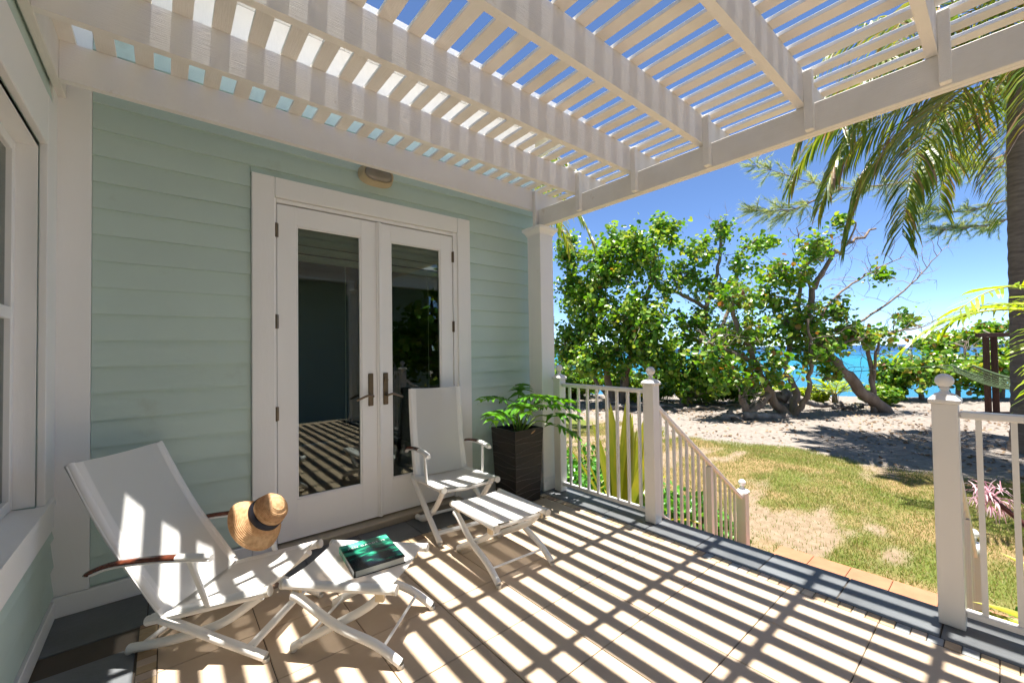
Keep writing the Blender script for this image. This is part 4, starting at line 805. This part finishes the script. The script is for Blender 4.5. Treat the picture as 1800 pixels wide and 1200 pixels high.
# ------------------------------------------------------------------ sea grape trees
TREES = {'T1':([[[14.21, 10.34, -0.91], [13.8, 10.65, 0.5], [13.4, 10.93, 2.25], [13.67, 10.65, 4.34], [14.11, 10.24, 5.73]], [[14.34, 10.23, -0.91], [14.19, 9.66, 0.85], [14.34, 9.09, 2.73], [14.91, 8.95, 4.67], [15.63, 8.96, 6.17]], [[14.27, 10.29, -0.91], [15.07, 10.63, 0.33], [15.02, 11.15, 1.81], [14.39, 12.04, 3.11]], [[14.12, 10.41, -0.9], [13.64, 11.18, 0.14], [13.16, 11.82, 0.98], [12.86, 12.18, 1.83]]],
   [[13.4, 10.92, 2.6, 1.4, 1.86], [13.38, 12.01, 1.58, 1.05, 1.63], [13.76, 10.58, 4.46, 1.51, 1.28], [14.56, 9.24, 4.91, 1.28, 1.28], [15.68, 8.92, 5.98, 0.75, 0.79], [13.96, 9.16, 2.39, 1.75, 1.75], [13.53, 12.09, 3.93, 0.93, 1.4], [13.19, 10.5, 0.86, 1.63, 0.89], [14.47, 8.77, 1.17, 1.4, 1.28], [14.62, 10.47, 5.74, 1.05, 0.82], [14.87, 8.19, 0.3, 1.05, 0.93], [13.43, 12.12, 5.53, 0.7, 0.7]]),
'T2':([[[15.31, 8.12, -0.88], [15.56, 7.87, 0.38], [15.9, 7.56, 1.69], [15.98, 7.46, 2.68], [15.3, 8.01, 3.24], [14.55, 8.63, 3.69]], [[15.56, 7.87, 0.38], [16.83, 7.43, 1.7], [17.66, 7.08, 3.31], [17.62, 6.81, 4.87], [17.49, 6.13, 5.39]], [[15.98, 7.46, 2.68], [16.31, 7.14, 4.1], [16.44, 7.0, 5.41], [16.56, 6.89, 5.95]]],
   [[15.72, 7.62, 4.87, 0.99, 0.7], [16.44, 6.99, 5.8, 0.77, 0.53], [17.49, 6.13, 5.17, 0.99, 0.35], [15.56, 7.83, 2.14, 1.1, 1.1], [16.4, 7.09, 3.44, 1.21, 0.79], [16.65, 6.93, 1.46, 1.32, 1.1], [15.81, 7.66, 0.38, 1.21, 0.83], [15.3, 7.99, 4.12, 0.88, 0.66], [14.63, 8.56, 3.69, 0.66, 0.66], [15.49, 7.31, -0.45, 0.88, 0.44], [16.98, 6.58, 4.3, 0.66, 0.55]]),
'T3':([[[15.59, 4.63, -1.23], [15.08, 5.04, -0.29], [14.76, 5.27, 0.67], [14.26, 5.66, 1.98], [14.12, 5.75, 2.9]], [[15.59, 4.63, -1.23], [16.2, 4.62, -0.32], [16.19, 4.86, 0.63], [16.45, 4.6, 2.17], [16.39, 4.35, 3.68], [16.56, 3.93, 4.58]], [[15.65, 4.59, -1.23], [15.69, 4.14, -0.24], [15.63, 4.02, 0.84], [15.56, 4.04, 2.1]], [[14.76, 5.27, 0.67], [13.5, 5.79, 1.24], [12.82, 6.1, 1.43]], [[15.08, 5.04, -0.29], [14.27, 5.33, -0.79], [14.02, 5.53, -0.39]]],
   [[14.62, 5.37, 1.51, 1.29, 1.02], [15.93, 4.78, 2.17, 1.2, 1.02], [14.33, 5.57, 2.9, 0.89, 0.7], [15.75, 4.37, 3.52, 0.7, 0.52], [16.1, 4.05, 4.49, 0.67, 0.48], [14.53, 4.95, 0.51, 1.02, 0.65], [13.29, 5.97, 1.07, 0.74, 0.83], [15.68, 4.1, 1.02, 0.67, 0.83], [15.25, 4.78, 3.72, 0.74, 0.52], [13.43, 5.62, 0.27, 0.74, 0.55], [15.71, 5.2, 2.96, 0.74, 0.55]]),
'T4':([[[18.7, 2.68, -1.06], [17.81, 3.39, 0.03], [17.15, 3.92, 1.0], [16.78, 4.21, 1.77], [16.73, 4.22, 2.93], [17.07, 3.91, 3.88], [17.66, 3.4, 4.63], [18.39, 2.77, 5.16]], [[18.33, 2.98, -0.65], [18.51, 3.05, 0.59], [18.39, 3.13, 1.56]], [[18.4, 2.92, -0.65], [18.49, 2.95, 0.4], [18.47, 2.8, 1.55]], [[17.15, 3.92, 1.0], [17.43, 3.28, 1.46], [18.03, 2.52, 1.63], [19.02, 1.82, 1.8]], [[16.78, 4.21, 1.77], [17.86, 3.79, 2.96], [18.9, 3.04, 3.75], [19.81, 2.26, 4.33]], [[16.93, 4.09, 1.58], [18.36, 3.14, 2.14], [19.69, 2.12, 3.3], [20.52, 1.4, 4.46]], [[16.73, 4.22, 2.93], [16.72, 4.45, 4.32], [16.56, 4.55, 5.29]]],
   [[17.07, 3.97, 1.38, 0.86, 0.58], [17.81, 3.35, 1.75, 1.06, 0.5], [18.4, 2.86, 1.51, 0.86, 0.35], [19.13, 2.23, 2.11, 0.42, 0.23], [16.63, 4.32, 2.16, 0.73, 0.73], [17.37, 3.7, 2.43, 0.69, 0.38], [16.92, 4.02, 4.46, 0.5, 0.42], [17.51, 3.5, 5.37, 0.31, 0.27], [18.47, 2.75, 3.66, 0.19, 0.12], [17.01, 3.8, 0.34, 0.27, 0.42]]),
'T5':([[[23.78, 2.35, -1.09], [23.69, 2.4, -0.04], [23.42, 2.6, 0.66]], [[24.85, 1.45, -1.11], [25.03, 1.27, 0.17], [25.2, 1.09, 1.33]], [[26.28, 0.26, -1.14], [26.37, 0.15, 0.14], [26.1, 0.34, 1.54]]],
   [[23.42, 2.61, 0.15, 1.28, 0.84], [24.49, 1.71, 0.29, 1.16, 0.89], [25.56, 0.82, 0.16, 1.16, 0.93], [22.92, 3.05, -0.49, 0.65, 0.51], [26.54, -0.01, 0.37, 1.05, 1.28], [26.68, 1.15, 1.53, 0.93, 0.33], [25.74, 1.95, 1.28, 0.93, 0.33], [27.54, 0.43, 1.81, 0.7, 0.33], [23.37, 3.31, 0.06, 0.61, 0.61]]),}
grape_tree('tall dense sea grape tree behind the patio railing', *TREES['T1'], [(0.17, 0.05), (0.15, 0.04), (0.12, 0.04), (0.10, 0.04)], 0.088, 1.3)
grape_tree('open sea grape tree with a bare brown limb reaching sideways', *TREES['T2'], [(0.15, 0.05), (0.11, 0.03), (0.09, 0.03)], 0.086, 0.92, bare=40)
grape_tree('spreading sea grape tree with twisted multiple trunks on the sand', *TREES['T3'], [(0.16, 0.05), (0.14, 0.035), (0.11, 0.03), (0.08, 0.03), (0.13, 0.10)], 0.080, 0.95, GRAPE2, bare=70)
grape_tree('leaning sea grape tree with bare branch ends over the sea', *TREES['T4'], [(0.21, 0.03), (0.09, 0.05), (0.06, 0.03), (0.08, 0.02), (0.06, 0.012), (0.06, 0.010), (0.04, 0.012)], 0.078, 1.0, GRAPE2, bare=95)
grape_tree('low sea grape thicket behind the timber arbor', *TREES['T5'], [(0.10, 0.04), (0.09, 0.03), (0.09, 0.03)], 0.092, 1.45, GRAPE2, bare=30, name='sea_grape_bush', cat='bush')
# trees across the garden, seen in the door glass
for (x, y, h, lab) in ((6.2, -5.2, 3.3, 'leafy sea grape tree on the sand court nearest the patio'), (8.8, -7.0, 4.0, 'farther sea grape tree along the sand court')):
    grape_tree(lab, [[[x, y, GZ], [x + 0.2, y - 0.1, 0.0], [x - 0.1, y + 0.1, 1.4], [x, y, h - 0.6]]], [[x, y, h - 1.0, 1.2, 0.9], [x + 0.8, y + 0.3, h - 1.9, 1.0, 0.9], [x - 0.8, y + 0.2, h - 1.8, 0.9, 0.9], [x + 0.2, y + 0.7, h - 2.7, 1.0, 0.9], [x - 0.3, y - 0.6, h - 2.4, 1.0, 0.8], [x, y, h, 0.7, 0.5], [x + 0.5, y, h - 3.4, 0.9, 0.6]], [(0.13, 0.05)], 0.105, 0.8)

# ------------------------------------------------------------------ palms
def frond(q, base, az, elev, L, droop, nleaf=46, wl=0.62, hang=0.5, wleaf=0.020, rq=None, twist=0.0):
    """arching frond: rachis to rq, leaflets to q"""
    d = V(math.cos(az) * math.cos(elev), math.sin(az) * math.cos(elev), math.sin(elev)); P = [V(*base)]; N = 24
    for i in range(N):
        d = d + V(0, 0, -droop / N * (0.5 + 1.3 * i / N)); d /= np.linalg.norm(d); P.append(P[-1] + d * L / N)
    rq.tube(P, np.linspace(0.022, 0.004, N + 1), 6)
    for k in range(nleaf):
        t = 0.14 + 0.86 * k / (nleaf - 1); i = min(N - 1, int(t * N)); fr_ = t * N - i; p = P[i] + (P[i + 1] - P[i]) * fr_; tg = unit(P[i + 1] - P[i])
        side = np.cross(tg, V(0, 0, 1)); side = unit(side); nrm = np.cross(side, tg)
        for sg in (-1, 1):
            ln = wl * math.sin(min(1.0, 0.22 + t * 1.0) * math.pi * 0.92) ** 0.6 * rng.uniform(0.85, 1.1) + 0.05
            dd = unit(sg * side * 0.75 + tg * (0.45 + 0.35 * t) + nrm * (0.15 + twist * sg) + rng.normal(size=3) * 0.06); hv = hang * rng.uniform(0.75, 1.3)
            a = p; b = p + dd * ln * 0.45 - V(0, 0, 1) * hv * ln * 0.10; c_ = p + dd * ln * 0.85 - V(0, 0, 1) * hv * ln * 0.48; e = p + dd * ln * 1.0 - V(0, 0, 1) * hv * ln * 0.85
            wd = unit(np.cross(dd, V(0, 0, 1) + rng.normal(size=3) * 0.3)) * wleaf
            q.add([a - wd * 0.5, a + wd * 0.5, b - wd, b + wd, c_ - wd * 0.8, c_ + wd * 0.8, e], [(0, 1, 3, 2), (2, 3, 5, 4), (4, 5, 6)])
def palm(label, trunk, r, fronds, mat=None, name='coconut_palm', **kw):
    t = tag(empty(name, (trunk[0][0], trunk[0][1], GZ)), label, 'palm tree')
    P = bez(trunk, 60); q = MB(); N = len(P)
    q.tube(P, [r * (1.15 - 0.35 * i / N + 0.5 * math.exp(-i / 3.0)) * (1 + 0.035 * (-1) ** i) for i in range(N)], 16); q.obj('trunk', PALMB, t, True)
    top = P[-1]; rq = MB(); q = MB()
    for fdef in fronds: frond(q, top + V(math.cos(fdef[0]), math.sin(fdef[0]), 0) * r * 0.5, *fdef, rq=rq, **kw)
    rq.obj('rachises', CORD, t, True); q.obj('crown', mat or PALML, t)
    return t
FR = []
LEFT = math.atan2(0.641, -0.767)
for k in range(15):
    a = LEFT - 1.15 + 2.3 * k / 14
    FR.append((a + rng.uniform(-0.06, 0.06), (0.95, 0.25, 0.6, -0.15, 0.8)[k % 5] + rng.uniform(-0.08, 0.08), rng.uniform(4.3, 5.0), rng.uniform(1.9, 2.5)))
for k in range(10): FR.append((LEFT + 1.4 + k * 0.36, rng.uniform(0.0, 0.95), rng.uniform(3.8, 4.6), rng.uniform(1.7, 2.4)))
palm('tall coconut palm with drooping fronds in front of the timber arbor', [(13.68, -0.16, GZ - 0.1), (13.63, -0.18, 1.27), (13.42, -0.20, 4.18), (13.38, -0.25, 6.9)], 0.165, FR, nleaf=82, wl=0.95, hang=0.75, wleaf=0.021)
FB = [(LEFT + 2.9 + k * 0.55 + rng.uniform(-0.1, 0.1), rng.uniform(0.1, 0.9), rng.uniform(3.4, 4.2), rng.uniform(1.5, 2.3)) for k in range(12)]
palm('slim coconut palm rising behind the corner of the house', [(7.6, 10.6, GZ - 0.1), (7.8, 10.5, 3.0), (7.95, 10.35, 6.4)], 0.16, FB, nleaf=50, wl=0.75, hang=0.6, wleaf=0.022)
FY = [(math.radians(158), 0.30, 2.1, 1.5), (math.radians(140), 0.75, 2.2, 1.4), (math.radians(185), 0.7, 2.1, 1.4), (math.radians(105), 0.6, 2.1, 1.5), (math.radians(60), 0.7, 2.1, 1.5), (math.radians(10), 0.6, 2.1, 1.5), (math.radians(-50), 0.7, 2.1, 1.5), (math.radians(-110), 0.7, 2.0, 1.5)]
palm('young coconut palm with bright leaves beside the lawn', [(8.9, -0.95, GZ - 0.1), (8.9, -0.95, 0.2), (8.9, -0.93, 1.35)], 0.09, FY, PALMY, name='young_palm', nleaf=24, wl=0.62, hang=0.35, wleaf=0.018)
FS_ = [(k * 0.62 + rng.uniform(-0.2, 0.2), rng.uniform(0.5, 1.25), rng.uniform(0.85, 1.1), 1.1) for k in range(11)]
palm('small stocky palm sprouting on the beach sand', [(19.8, 4.35, GZ - 0.15), (19.8, 4.35, -0.9), (19.8, 4.35, -0.62)], 0.10, FS_, PALMY, name='small_palm', nleaf=18, wl=0.34, hang=0.2, wleaf=0.022)

# ------------------------------------------------------------------ casuarina
cas = tag(empty('casuarina_tree', (36.3, -1.6, GZ)), 'feathery casuarina tree behind the coconut palm', 'tree')
q = MB(); limb(q, [(36.3, -1.6, -3.0), (36.2, -1.65, 4), (36.07, -1.72, 10.33), (35.83, -1.64, 15.5)], 0.35, 0.10, 12); BR = [[[35.95, -1.66, 11.83], [31.21, 2.35, 10.12], [26.88, 5.33, 9.4], [22.94, 7.95, 10.36]], [[35.95, -1.6, 9.42], [32.6, 1.23, 8.28], [29.94, 2.81, 8.1]], [[35.95, -1.58, 8.52], [33.53, 0.48, 7.51], [30.73, 2.18, 7.2]], [[26.88, 5.33, 9.4], [24.84, 6.81, 8.33], [22.95, 8.01, 8.12]], [[36, -1.6, 10.5], [33.0, 0.8, 10.6], [30.6, 2.4, 11.2]], [[36, -1.6, 12.5], [33.5, -1.0, 13.5], [31, 0.0, 13.5]], [[36, -1.6, 11.0], [38.5, -3.2, 11.5], [40.5, -5, 11.5]], [[36, -1.6, 13.0], [36.5, -4, 14.0], [36.5, -6, 14.0]]]
nv = []; nf = []
for B_ in BR:
    P = limb(q, B_, 0.07, 0.012, 6, 0.1); N = len(P)
    for i in range(4, N):
        for _ in range(7):
            d = unit(unit(P[i] - P[i - 1]) * 0.9 + rng.normal(size=3) * 0.55); e = P[i] + d * rng.uniform(0.5, 1.15) + V(0, 0, -0.1); q.tube([P[i], (P[i] + e) / 2 + V(0, 0, 0.06), e], [0.010, 0.007, 0.003], 4, False)
            m_ = 60; tt = rng.uniform(0.15, 1.0, m_)[:, None]; a = P[i] + (e - P[i]) * tt; dd = unit(d + rng.normal(size=(m_, 3)) * 0.42 + V(-0.35, 0.25, -0.15)); ln = rng.uniform(0.22, 0.46, m_)[:, None]
            sd = unit(np.cross(dd, rng.normal(size=(m_, 3)))) * 0.009; o_ = len(nv); nv += list(np.stack([a - sd, a + sd, a + dd * ln], 1).reshape(-1, 3)); nf += [(o_ + 3 * k, o_ + 3 * k + 1, o_ + 3 * k + 2) for k in range(m_)]
q.obj('trunk', BARK, cas, True); quads_obj('crown', nv, nf, CASU, cas)

# ------------------------------------------------------------------ bed plants by the patio
def strap_leaf(q, base, az, elev, L, wd, droop, tw=0.0):
    d = V(math.cos(az) * math.cos(elev), math.sin(az) * math.cos(elev), math.sin(elev)); p = V(*base); N = 12; rows = []
    for i in range(N + 1):
        t = i / N; side = unit(np.cross(d, V(0, 0, 1) + V(tw, 0, 0))); nrm = np.cross(side, d); h = wd * (0.62 + 0.5 * t) * max(0.02, 1 - t ** 3.2) if t > 0.3 else wd * (0.55 + 0.7 * t)
        rows.append([p - side * h + nrm * h * 0.30, p - side * h * 0.5 + nrm * 0.06 * h, p.copy(), p + side * h * 0.5 + nrm * 0.06 * h, p + side * h + nrm * h * 0.30]); d = unit(d + V(0, 0, -droop / N * (0.3 + 1.4 * t))); p = p + d * L / N
    q.grid(rows)
def crinum(label, loc, leaves, name='crinum_lily'):
    t = tag(empty(name, (loc[0], loc[1], GZ)), label, 'plant', 'strap leaf lilies in the beds')
    for (az, el, L, wd, dr) in leaves:
        q = MB(); strap_leaf(q, (loc[0] + 0.05 * math.cos(az), loc[1] + 0.05 * math.sin(az), loc[2]), az, el, L, wd, dr); q.obj('leaf', CRIN, t, True)
    MB().tube([(loc[0], loc[1], GZ - 0.05), (loc[0], loc[1], loc[2] + 0.03)], [0.09, 0.07], 10).obj('stem', STALK, t, True)
    return t
random.seed(3)
crinum('big strap leaf lily with upright yellow green leaves behind the railing', (3.45, 2.48, -0.62), [(random.uniform(0, 6.28), random.uniform(1.12, 1.5), random.uniform(1.05, 1.32), random.uniform(0.060, 0.085), random.uniform(0.15, 0.6)) for _ in range(16)] + [(k * 0.9, random.uniform(0.55, 0.9), 1.0, 0.06, random.uniform(0.7, 1.2)) for k in range(7)])
crinum('low orange leaved lily close against the patio railing', (3.12, 2.80, -0.55), [(k * 0.75 + random.uniform(-0.2, 0.2), random.uniform(0.45, 0.95), random.uniform(0.55, 0.75), 0.05, random.uniform(0.6, 1.1)) for k in range(10)])
crinum('drooping yellow leaved lily by the stair railing', (3.30, 2.02, -0.72), [(k * 0.8 + random.uniform(-0.2, 0.2), random.uniform(0.4, 1.1), random.uniform(0.6, 0.8), 0.05, random.uniform(0.6, 1.0)) for k in range(9)])
cr = crinum('strap leaf lily carrying a pink spidery flower head', (3.34, -0.46, -0.34), [(math.radians(a), e, L, wd, dr) for a, e, L, wd, dr in ((92, 0.62, 0.62, 0.062, 0.75), (80, 0.40, 0.60, 0.060, 0.55), (60, 0.9, 0.7, 0.055, 0.9), (20, 1.0, 0.9, 0.055, 1.0), (-20, 1.0, 1.0, 0.055, 1.0), (-80, 1.0, 1.0, 0.055, 1.0), (200, 1.2, 0.7, 0.05, 1.0), (-130, 1.2, 0.9, 0.055, 0.9), (-50, 1.3, 1.1, 0.055, 0.6), (5, 0.5, 0.8, 0.055, 0.8))])
fc = V(3.5, 0.085, 0.40)
shade_auto(MB().tube(bez([(3.36, -0.42, -0.30), (3.46, -0.24, 0.02), (3.50, -0.05, 0.26), tuple(fc)], 14), 0.013, 9).obj('flower_stalk', PSTEM, cr), 60)
for k in range(20):
    d = unit(rng.normal(size=3) + V(0, 0.25, 0.1)); b = fc + d * 0.06; q = MB(); q.tube([fc, b], [0.004, 0.0035], 5)
    for j in range(6):
        s_ = unit(d + rng.normal(size=3) * 0.75); L = rng.uniform(0.06, 0.10); p = [b]; dd = s_
        for i in range(5): dd = unit(dd + V(0, 0, -0.28) + rng.normal(size=3) * 0.12); p.append(p[-1] + dd * L / 5)
        sd = unit(np.cross(s_, V(0.3, 0.2, 1))) * 0.0034; q.grid([[a - sd * (1 - (i / 5.5) ** 2), a + sd * (1 - (i / 5.5) ** 2)] for i, a in enumerate(p)])
    q.obj('floret', PETAL, cr, True)
def shrub(label, c, r, h, n, mat=None, name='low_shrub', leafsz=0.028, group='low green shrubs in the bed'):
    t = tag(empty(name, (c[0], c[1], GZ)), label, 'shrub', group); q = MB(); P = []; Nn = []
    for _ in range(int(n / 22)):
        th = rng.uniform(0, 6.28); rr = r * math.sqrt(rng.uniform(0, 1)); e = V(c[0] + rr * math.cos(th), c[1] + rr * math.sin(th), GZ + h * (1 - 0.35 * (rr / r) ** 2) * rng.uniform(0.72, 1.05)); b = V(c[0] + rr * 0.5 * math.cos(th), c[1] + rr * 0.5 * math.sin(th), GZ - 0.05)
        q.tube([b, (b + e) / 2 + rng.normal(size=3) * 0.03, e], [0.008, 0.006, 0.003], 4, False); tt = rng.uniform(0.35, 1.03, 22)[:, None]; P.append(b + (e - b) * tt + rng.normal(size=(22, 3)) * 0.035); Nn.append(unit(rng.normal(size=(22, 3)) * 0.6 + V(math.cos(th) * 0.4, math.sin(th) * 0.4, 0.8)))
    q.obj('stems', STALK, t); P = np.concatenate(P); v, f = round_leaves(P, np.concatenate(Nn), leafsz * rng.uniform(0.7, 1.2, len(P))); quads_obj('foliage', v, f, mat or SHRUB, t); return t
for (x, y, r, h, lab) in ((3.35, 3.15, 0.45, 1.12, 'rounded green shrub in the bed nearest the porch column'), (4.05, 3.45, 0.5, 1.05, 'green shrub behind the orange leaved lily'), (3.85, 2.75, 0.42, 0.85, 'green shrub behind the big strap leaf lily'), (3.95, 2.08, 0.36, 0.90, 'green shrub halfway along the stair railing'), (3.45, 1.98, 0.25, 1.02, 'green shrub touching the top of the stair railing'), (4.45, 2.12, 0.34, 0.52, 'small green shrub by the foot of the stair railing'), (4.6, 2.9, 0.4, 0.6, 'low green shrub at the lawn edge of the bed'), (3.75, -0.12, 0.22, 0.78, 'small green shrub under the pink flower'), (3.9, -0.75, 0.35, 0.7, 'green shrub beside the far end of the steps')):
    shrub(lab, (x, y), r, h, 2600 if r > 0.3 else 1400)
for (x, y, r, h, lab) in ((19.2, 6.1, 0.9, 0.75, 'yellow green beach shrub between the sea grape trunks'), (20.0, 5.2, 0.7, 0.6, 'yellow green beach shrub next to the small palm'), (17.2, 8.6, 0.9, 0.9, 'yellow green beach shrub near the dense sea grape'), (15.6, 10.4, 0.8, 0.8, 'yellow green beach shrub behind the tall trunks')):
    shrub(lab, (x, y), r, h, 1500, NAUP, 'beach_shrub', 0.07, 'yellow green beach shrubs')

for (x, y, r, h, lab) in ((13.9, 13.4, 1.0, 1.5, 'green beach shrub beside the slatted timber bin'), (15.2, 13.0, 1.1, 1.3, 'green beach shrub at the shore edge behind the timber bin'), (15.9, 11.2, 1.1, 1.4, 'broad green beach shrub behind the tall sea grape'), (16.4, 9.8, 1.0, 1.3, 'green beach shrub between the tall and the open sea grape'), (17.0, 8.0, 1.0, 1.35, 'green beach shrub behind the open sea grape'), (17.6, 6.9, 0.9, 1.2, 'green beach shrub behind the twisted trunks'), (20.9, 3.2, 0.7, 0.75, 'small green beach shrub behind the leaning trunk')):
    shrub(lab, (x, y), r, h, 2300, GRAPE, 'beach_shrub', 0.075, 'green shrubs along the shore')
# ------------------------------------------------------------------ driftwood
def log(label, pts, r0, r1, roots=0):
    q = MB(); P = limb(q, pts, r0, r1, 10, 0.10)
    for _ in range(roots):
        d = unit(rng.normal(size=3) * V(1, 1, 0.4) + V(0, 0, 0.25)); a = P[rng.integers(0, max(2, len(P) // 3))]; q.tube([a, a + d * 0.3, a + d * 0.55 + V(0, 0, -0.15)], [r0 * 0.5, r0 * 0.35, 0.012], 6)
    o = q.obj('driftwood_log', DRIFT, None, True); tag(o, label, 'driftwood', 'driftwood on the sand'); return o
z_ = GZ
log('long grey driftwood trunk lying between the sea grapes', [(16.2, 5.5, z_ + 0.55), (16.9, 4.95, z_ + 0.42), (17.9, 4.3, z_ + 0.18), (18.7, 3.95, z_ + 0.10)], 0.17, 0.06, 4)
log('upright grey driftwood stump by the twisted trunks', [(16.0, 5.1, z_ - 0.05), (16.1, 5.0, z_ + 0.3), (16.15, 4.9, z_ + 0.68)], 0.22, 0.15, 5)
log('short dark driftwood piece near the small palm', [(18.2, 3.75, z_ + 0.08), (18.6, 3.45, z_ + 0.13), (19.1, 3.2, z_ + 0.2)], 0.10, 0.04, 4)
log('low curved log at the foot of the twisted trunks', [(13.5, 5.8, z_ + 0.10), (14.2, 5.3, z_ + 0.10), (14.9, 4.75, z_ + 0.06), (15.4, 4.5, z_ + 0.03)], 0.13, 0.10, 2)
log('dark driftwood branch under the tall sea grape', [(12.6, 9.5, z_ + 0.1), (13.4, 9.0, z_ + 0.16), (14.4, 8.0, z_ + 0.1)], 0.09, 0.04, 3)
log('fallen branch beneath the open sea grape', [(13.9, 7.7, z_ + 0.06), (14.8, 7.2, z_ + 0.12), (15.6, 6.7, z_ + 0.05)], 0.07, 0.03, 2)

# ------------------------------------------------------------------ hammock and its frame
hm = tag(empty('timber_arbor', (20.3, 0.1, GZ)), 'dark stained timber arbor standing on the sand', 'arbor')
for (x, y) in ((19.78, 0.46), (19.98, 0.30), (21.3, -1.15), (21.5, -1.32)): MB().box(x - 0.075, x + 0.075, y - 0.075, y + 0.075, GZ - 0.2, 1.44, 0.008).obj('post', DWOOD, hm)
bd = V(1.52, -1.61, 0); bl = np.linalg.norm(bd); bd /= bl
MB().obox((20.55, -0.35, 1.50), bd, np.cross(bd, V(0, 0, 1)), (0, 0, 1), bl / 2 + 0.25, 0.07, 0.065, 0.006).obj('top_beam', DWOOD, hm)
MB().obox((20.6, -0.40, GZ + 0.06), bd, np.cross(bd, V(0, 0, 1)), (0, 0, 1), bl / 2 + 0.3, 0.06, 0.07, 0.006).obj('base_beam', DWOOD, hm)
hk = tag(empty('hammock', (20.2, -0.1, GZ)), 'green rope net hammock slung beside the timber posts', 'hammock')
A = V(18.95, 0.95, 0.28); Bp = V(21.2, -1.55, 0.35); ac = unit(np.cross(Bp - A, V(0, 0, 1))); q = MB()
def hp(s_, t):
    wd = 0.55 * (0.35 + 0.65 * math.sin(math.pi * min(1, max(0, 0.15 + 0.70 * s_)))); return A + (Bp - A) * s_ + ac * wd * (2 * t - 1) + V(0, 0, -0.95 * 4 * s_ * (1 - s_) * 0.55 + 0.30 * (2 * t - 1) ** 2)
for i in range(34): q.tube([hp(i / 33, t) for t in np.linspace(0, 1, 9)], 0.009, 4, False)
for j in range(19): q.tube([hp(s_, j / 18) for s_ in np.linspace(0, 1, 14)], 0.009, 4, False)
q.obj('net', NET, hk); q = MB()
for t in (0.0, 1.0): q.tube([hp(s_, t) for s_ in np.linspace(0, 1, 14)], 0.035, 7)
for t in np.linspace(0, 1, 7): q.tube([hp(0, t), (18.6, 1.5, 0.55)], 0.007, 4); q.tube([hp(1, t), (21.4, -1.25, 0.9)], 0.007, 4)
q.tube([(18.6, 1.5, 0.55), (17.60, 3.50, 0.35)], 0.011, 5); q.obj('edge_rope', NET, hk, True)
bx_ = tag(empty('timber_bin', (15.0, 13.3, GZ)), 'brown slatted timber bin with a white post under the sea grape', 'bin')
for k in range(6): MB().box(14.55 + 0.155 * k, 14.55 + 0.155 * k + 0.145, 13.2, 13.24, GZ, 0.16, 0.004).obj('slat', DWOOD, bx_)
MB().box(14.53, 15.5, 13.26, 13.95, GZ, 0.12).obj('bin_body', DWOOD, bx_); MB().box(15.1, 15.2, 13.05, 13.15, GZ, 0.62, 0.005).obj('white_post', WHITE, bx_)

# ------------------------------------------------------------------ grass and leaf litter
n = 260000
gx = rng.uniform(4.4, 12.0, n); gy = rng.uniform(-1.4, 8.0, n); sa_, ba_, dr_ = lawn_masks(gx, gy)
keep = (rng.uniform(size=n) < (1 - sa_) * (1 - 0.85 * ba_) * (1 - 0.3 * dr_)) & ~((gx < 5.32) & (gy < 1.72)); gx, gy, dr_ = gx[keep], gy[keep], dr_[keep]; n = len(gx)
gz = gheight(gx, gy); h = rng.uniform(0.012, 0.042, n) * (0.55 + 1.3 * fbm(gx, gy, 0.35, 63)); an = rng.uniform(0, 6.28, n); wd = 0.0045; dx, dy = np.cos(an) * wd, np.sin(an) * wd; lx, ly = rng.normal(size=n) * 0.02, rng.normal(size=n) * 0.02
v = np.stack([np.stack([gx - dx, gy - dy, gz - 0.004], 1), np.stack([gx + dx, gy + dy, gz - 0.004], 1), np.stack([gx + lx, gy + ly, gz + h], 1)], 1).reshape(-1, 3); f = np.arange(3 * n).reshape(n, 3)
tag(quads_obj('grass', v, f, GRASSM, None, False), 'short patchy grass covering the lawn', 'grass', kind='stuff')
n = 5200; lx_ = rng.uniform(10.5, 21, n); ly_ = rng.uniform(-1.5, 12, n); k = (0.8 * lx_ + 0.6 * ly_ < 21.5) & (rng.uniform(size=n) < 0.25 + 0.75 * (fbm(lx_, ly_, 2.0, 77) > 0.5)); lx_, ly_ = lx_[k], ly_[k]
P = np.stack([lx_, ly_, gheight(lx_, ly_) + 0.02], 1); v, f = round_leaves(P, unit(rng.normal(size=P.shape) * 0.35 + V(0, 0, 1)), rng.uniform(0.018, 0.045, len(P)))
tag(quads_obj('leaf_litter', v, f, LITTER), 'dry fallen leaves strewn over the sand', 'leaf litter', kind='stuff')
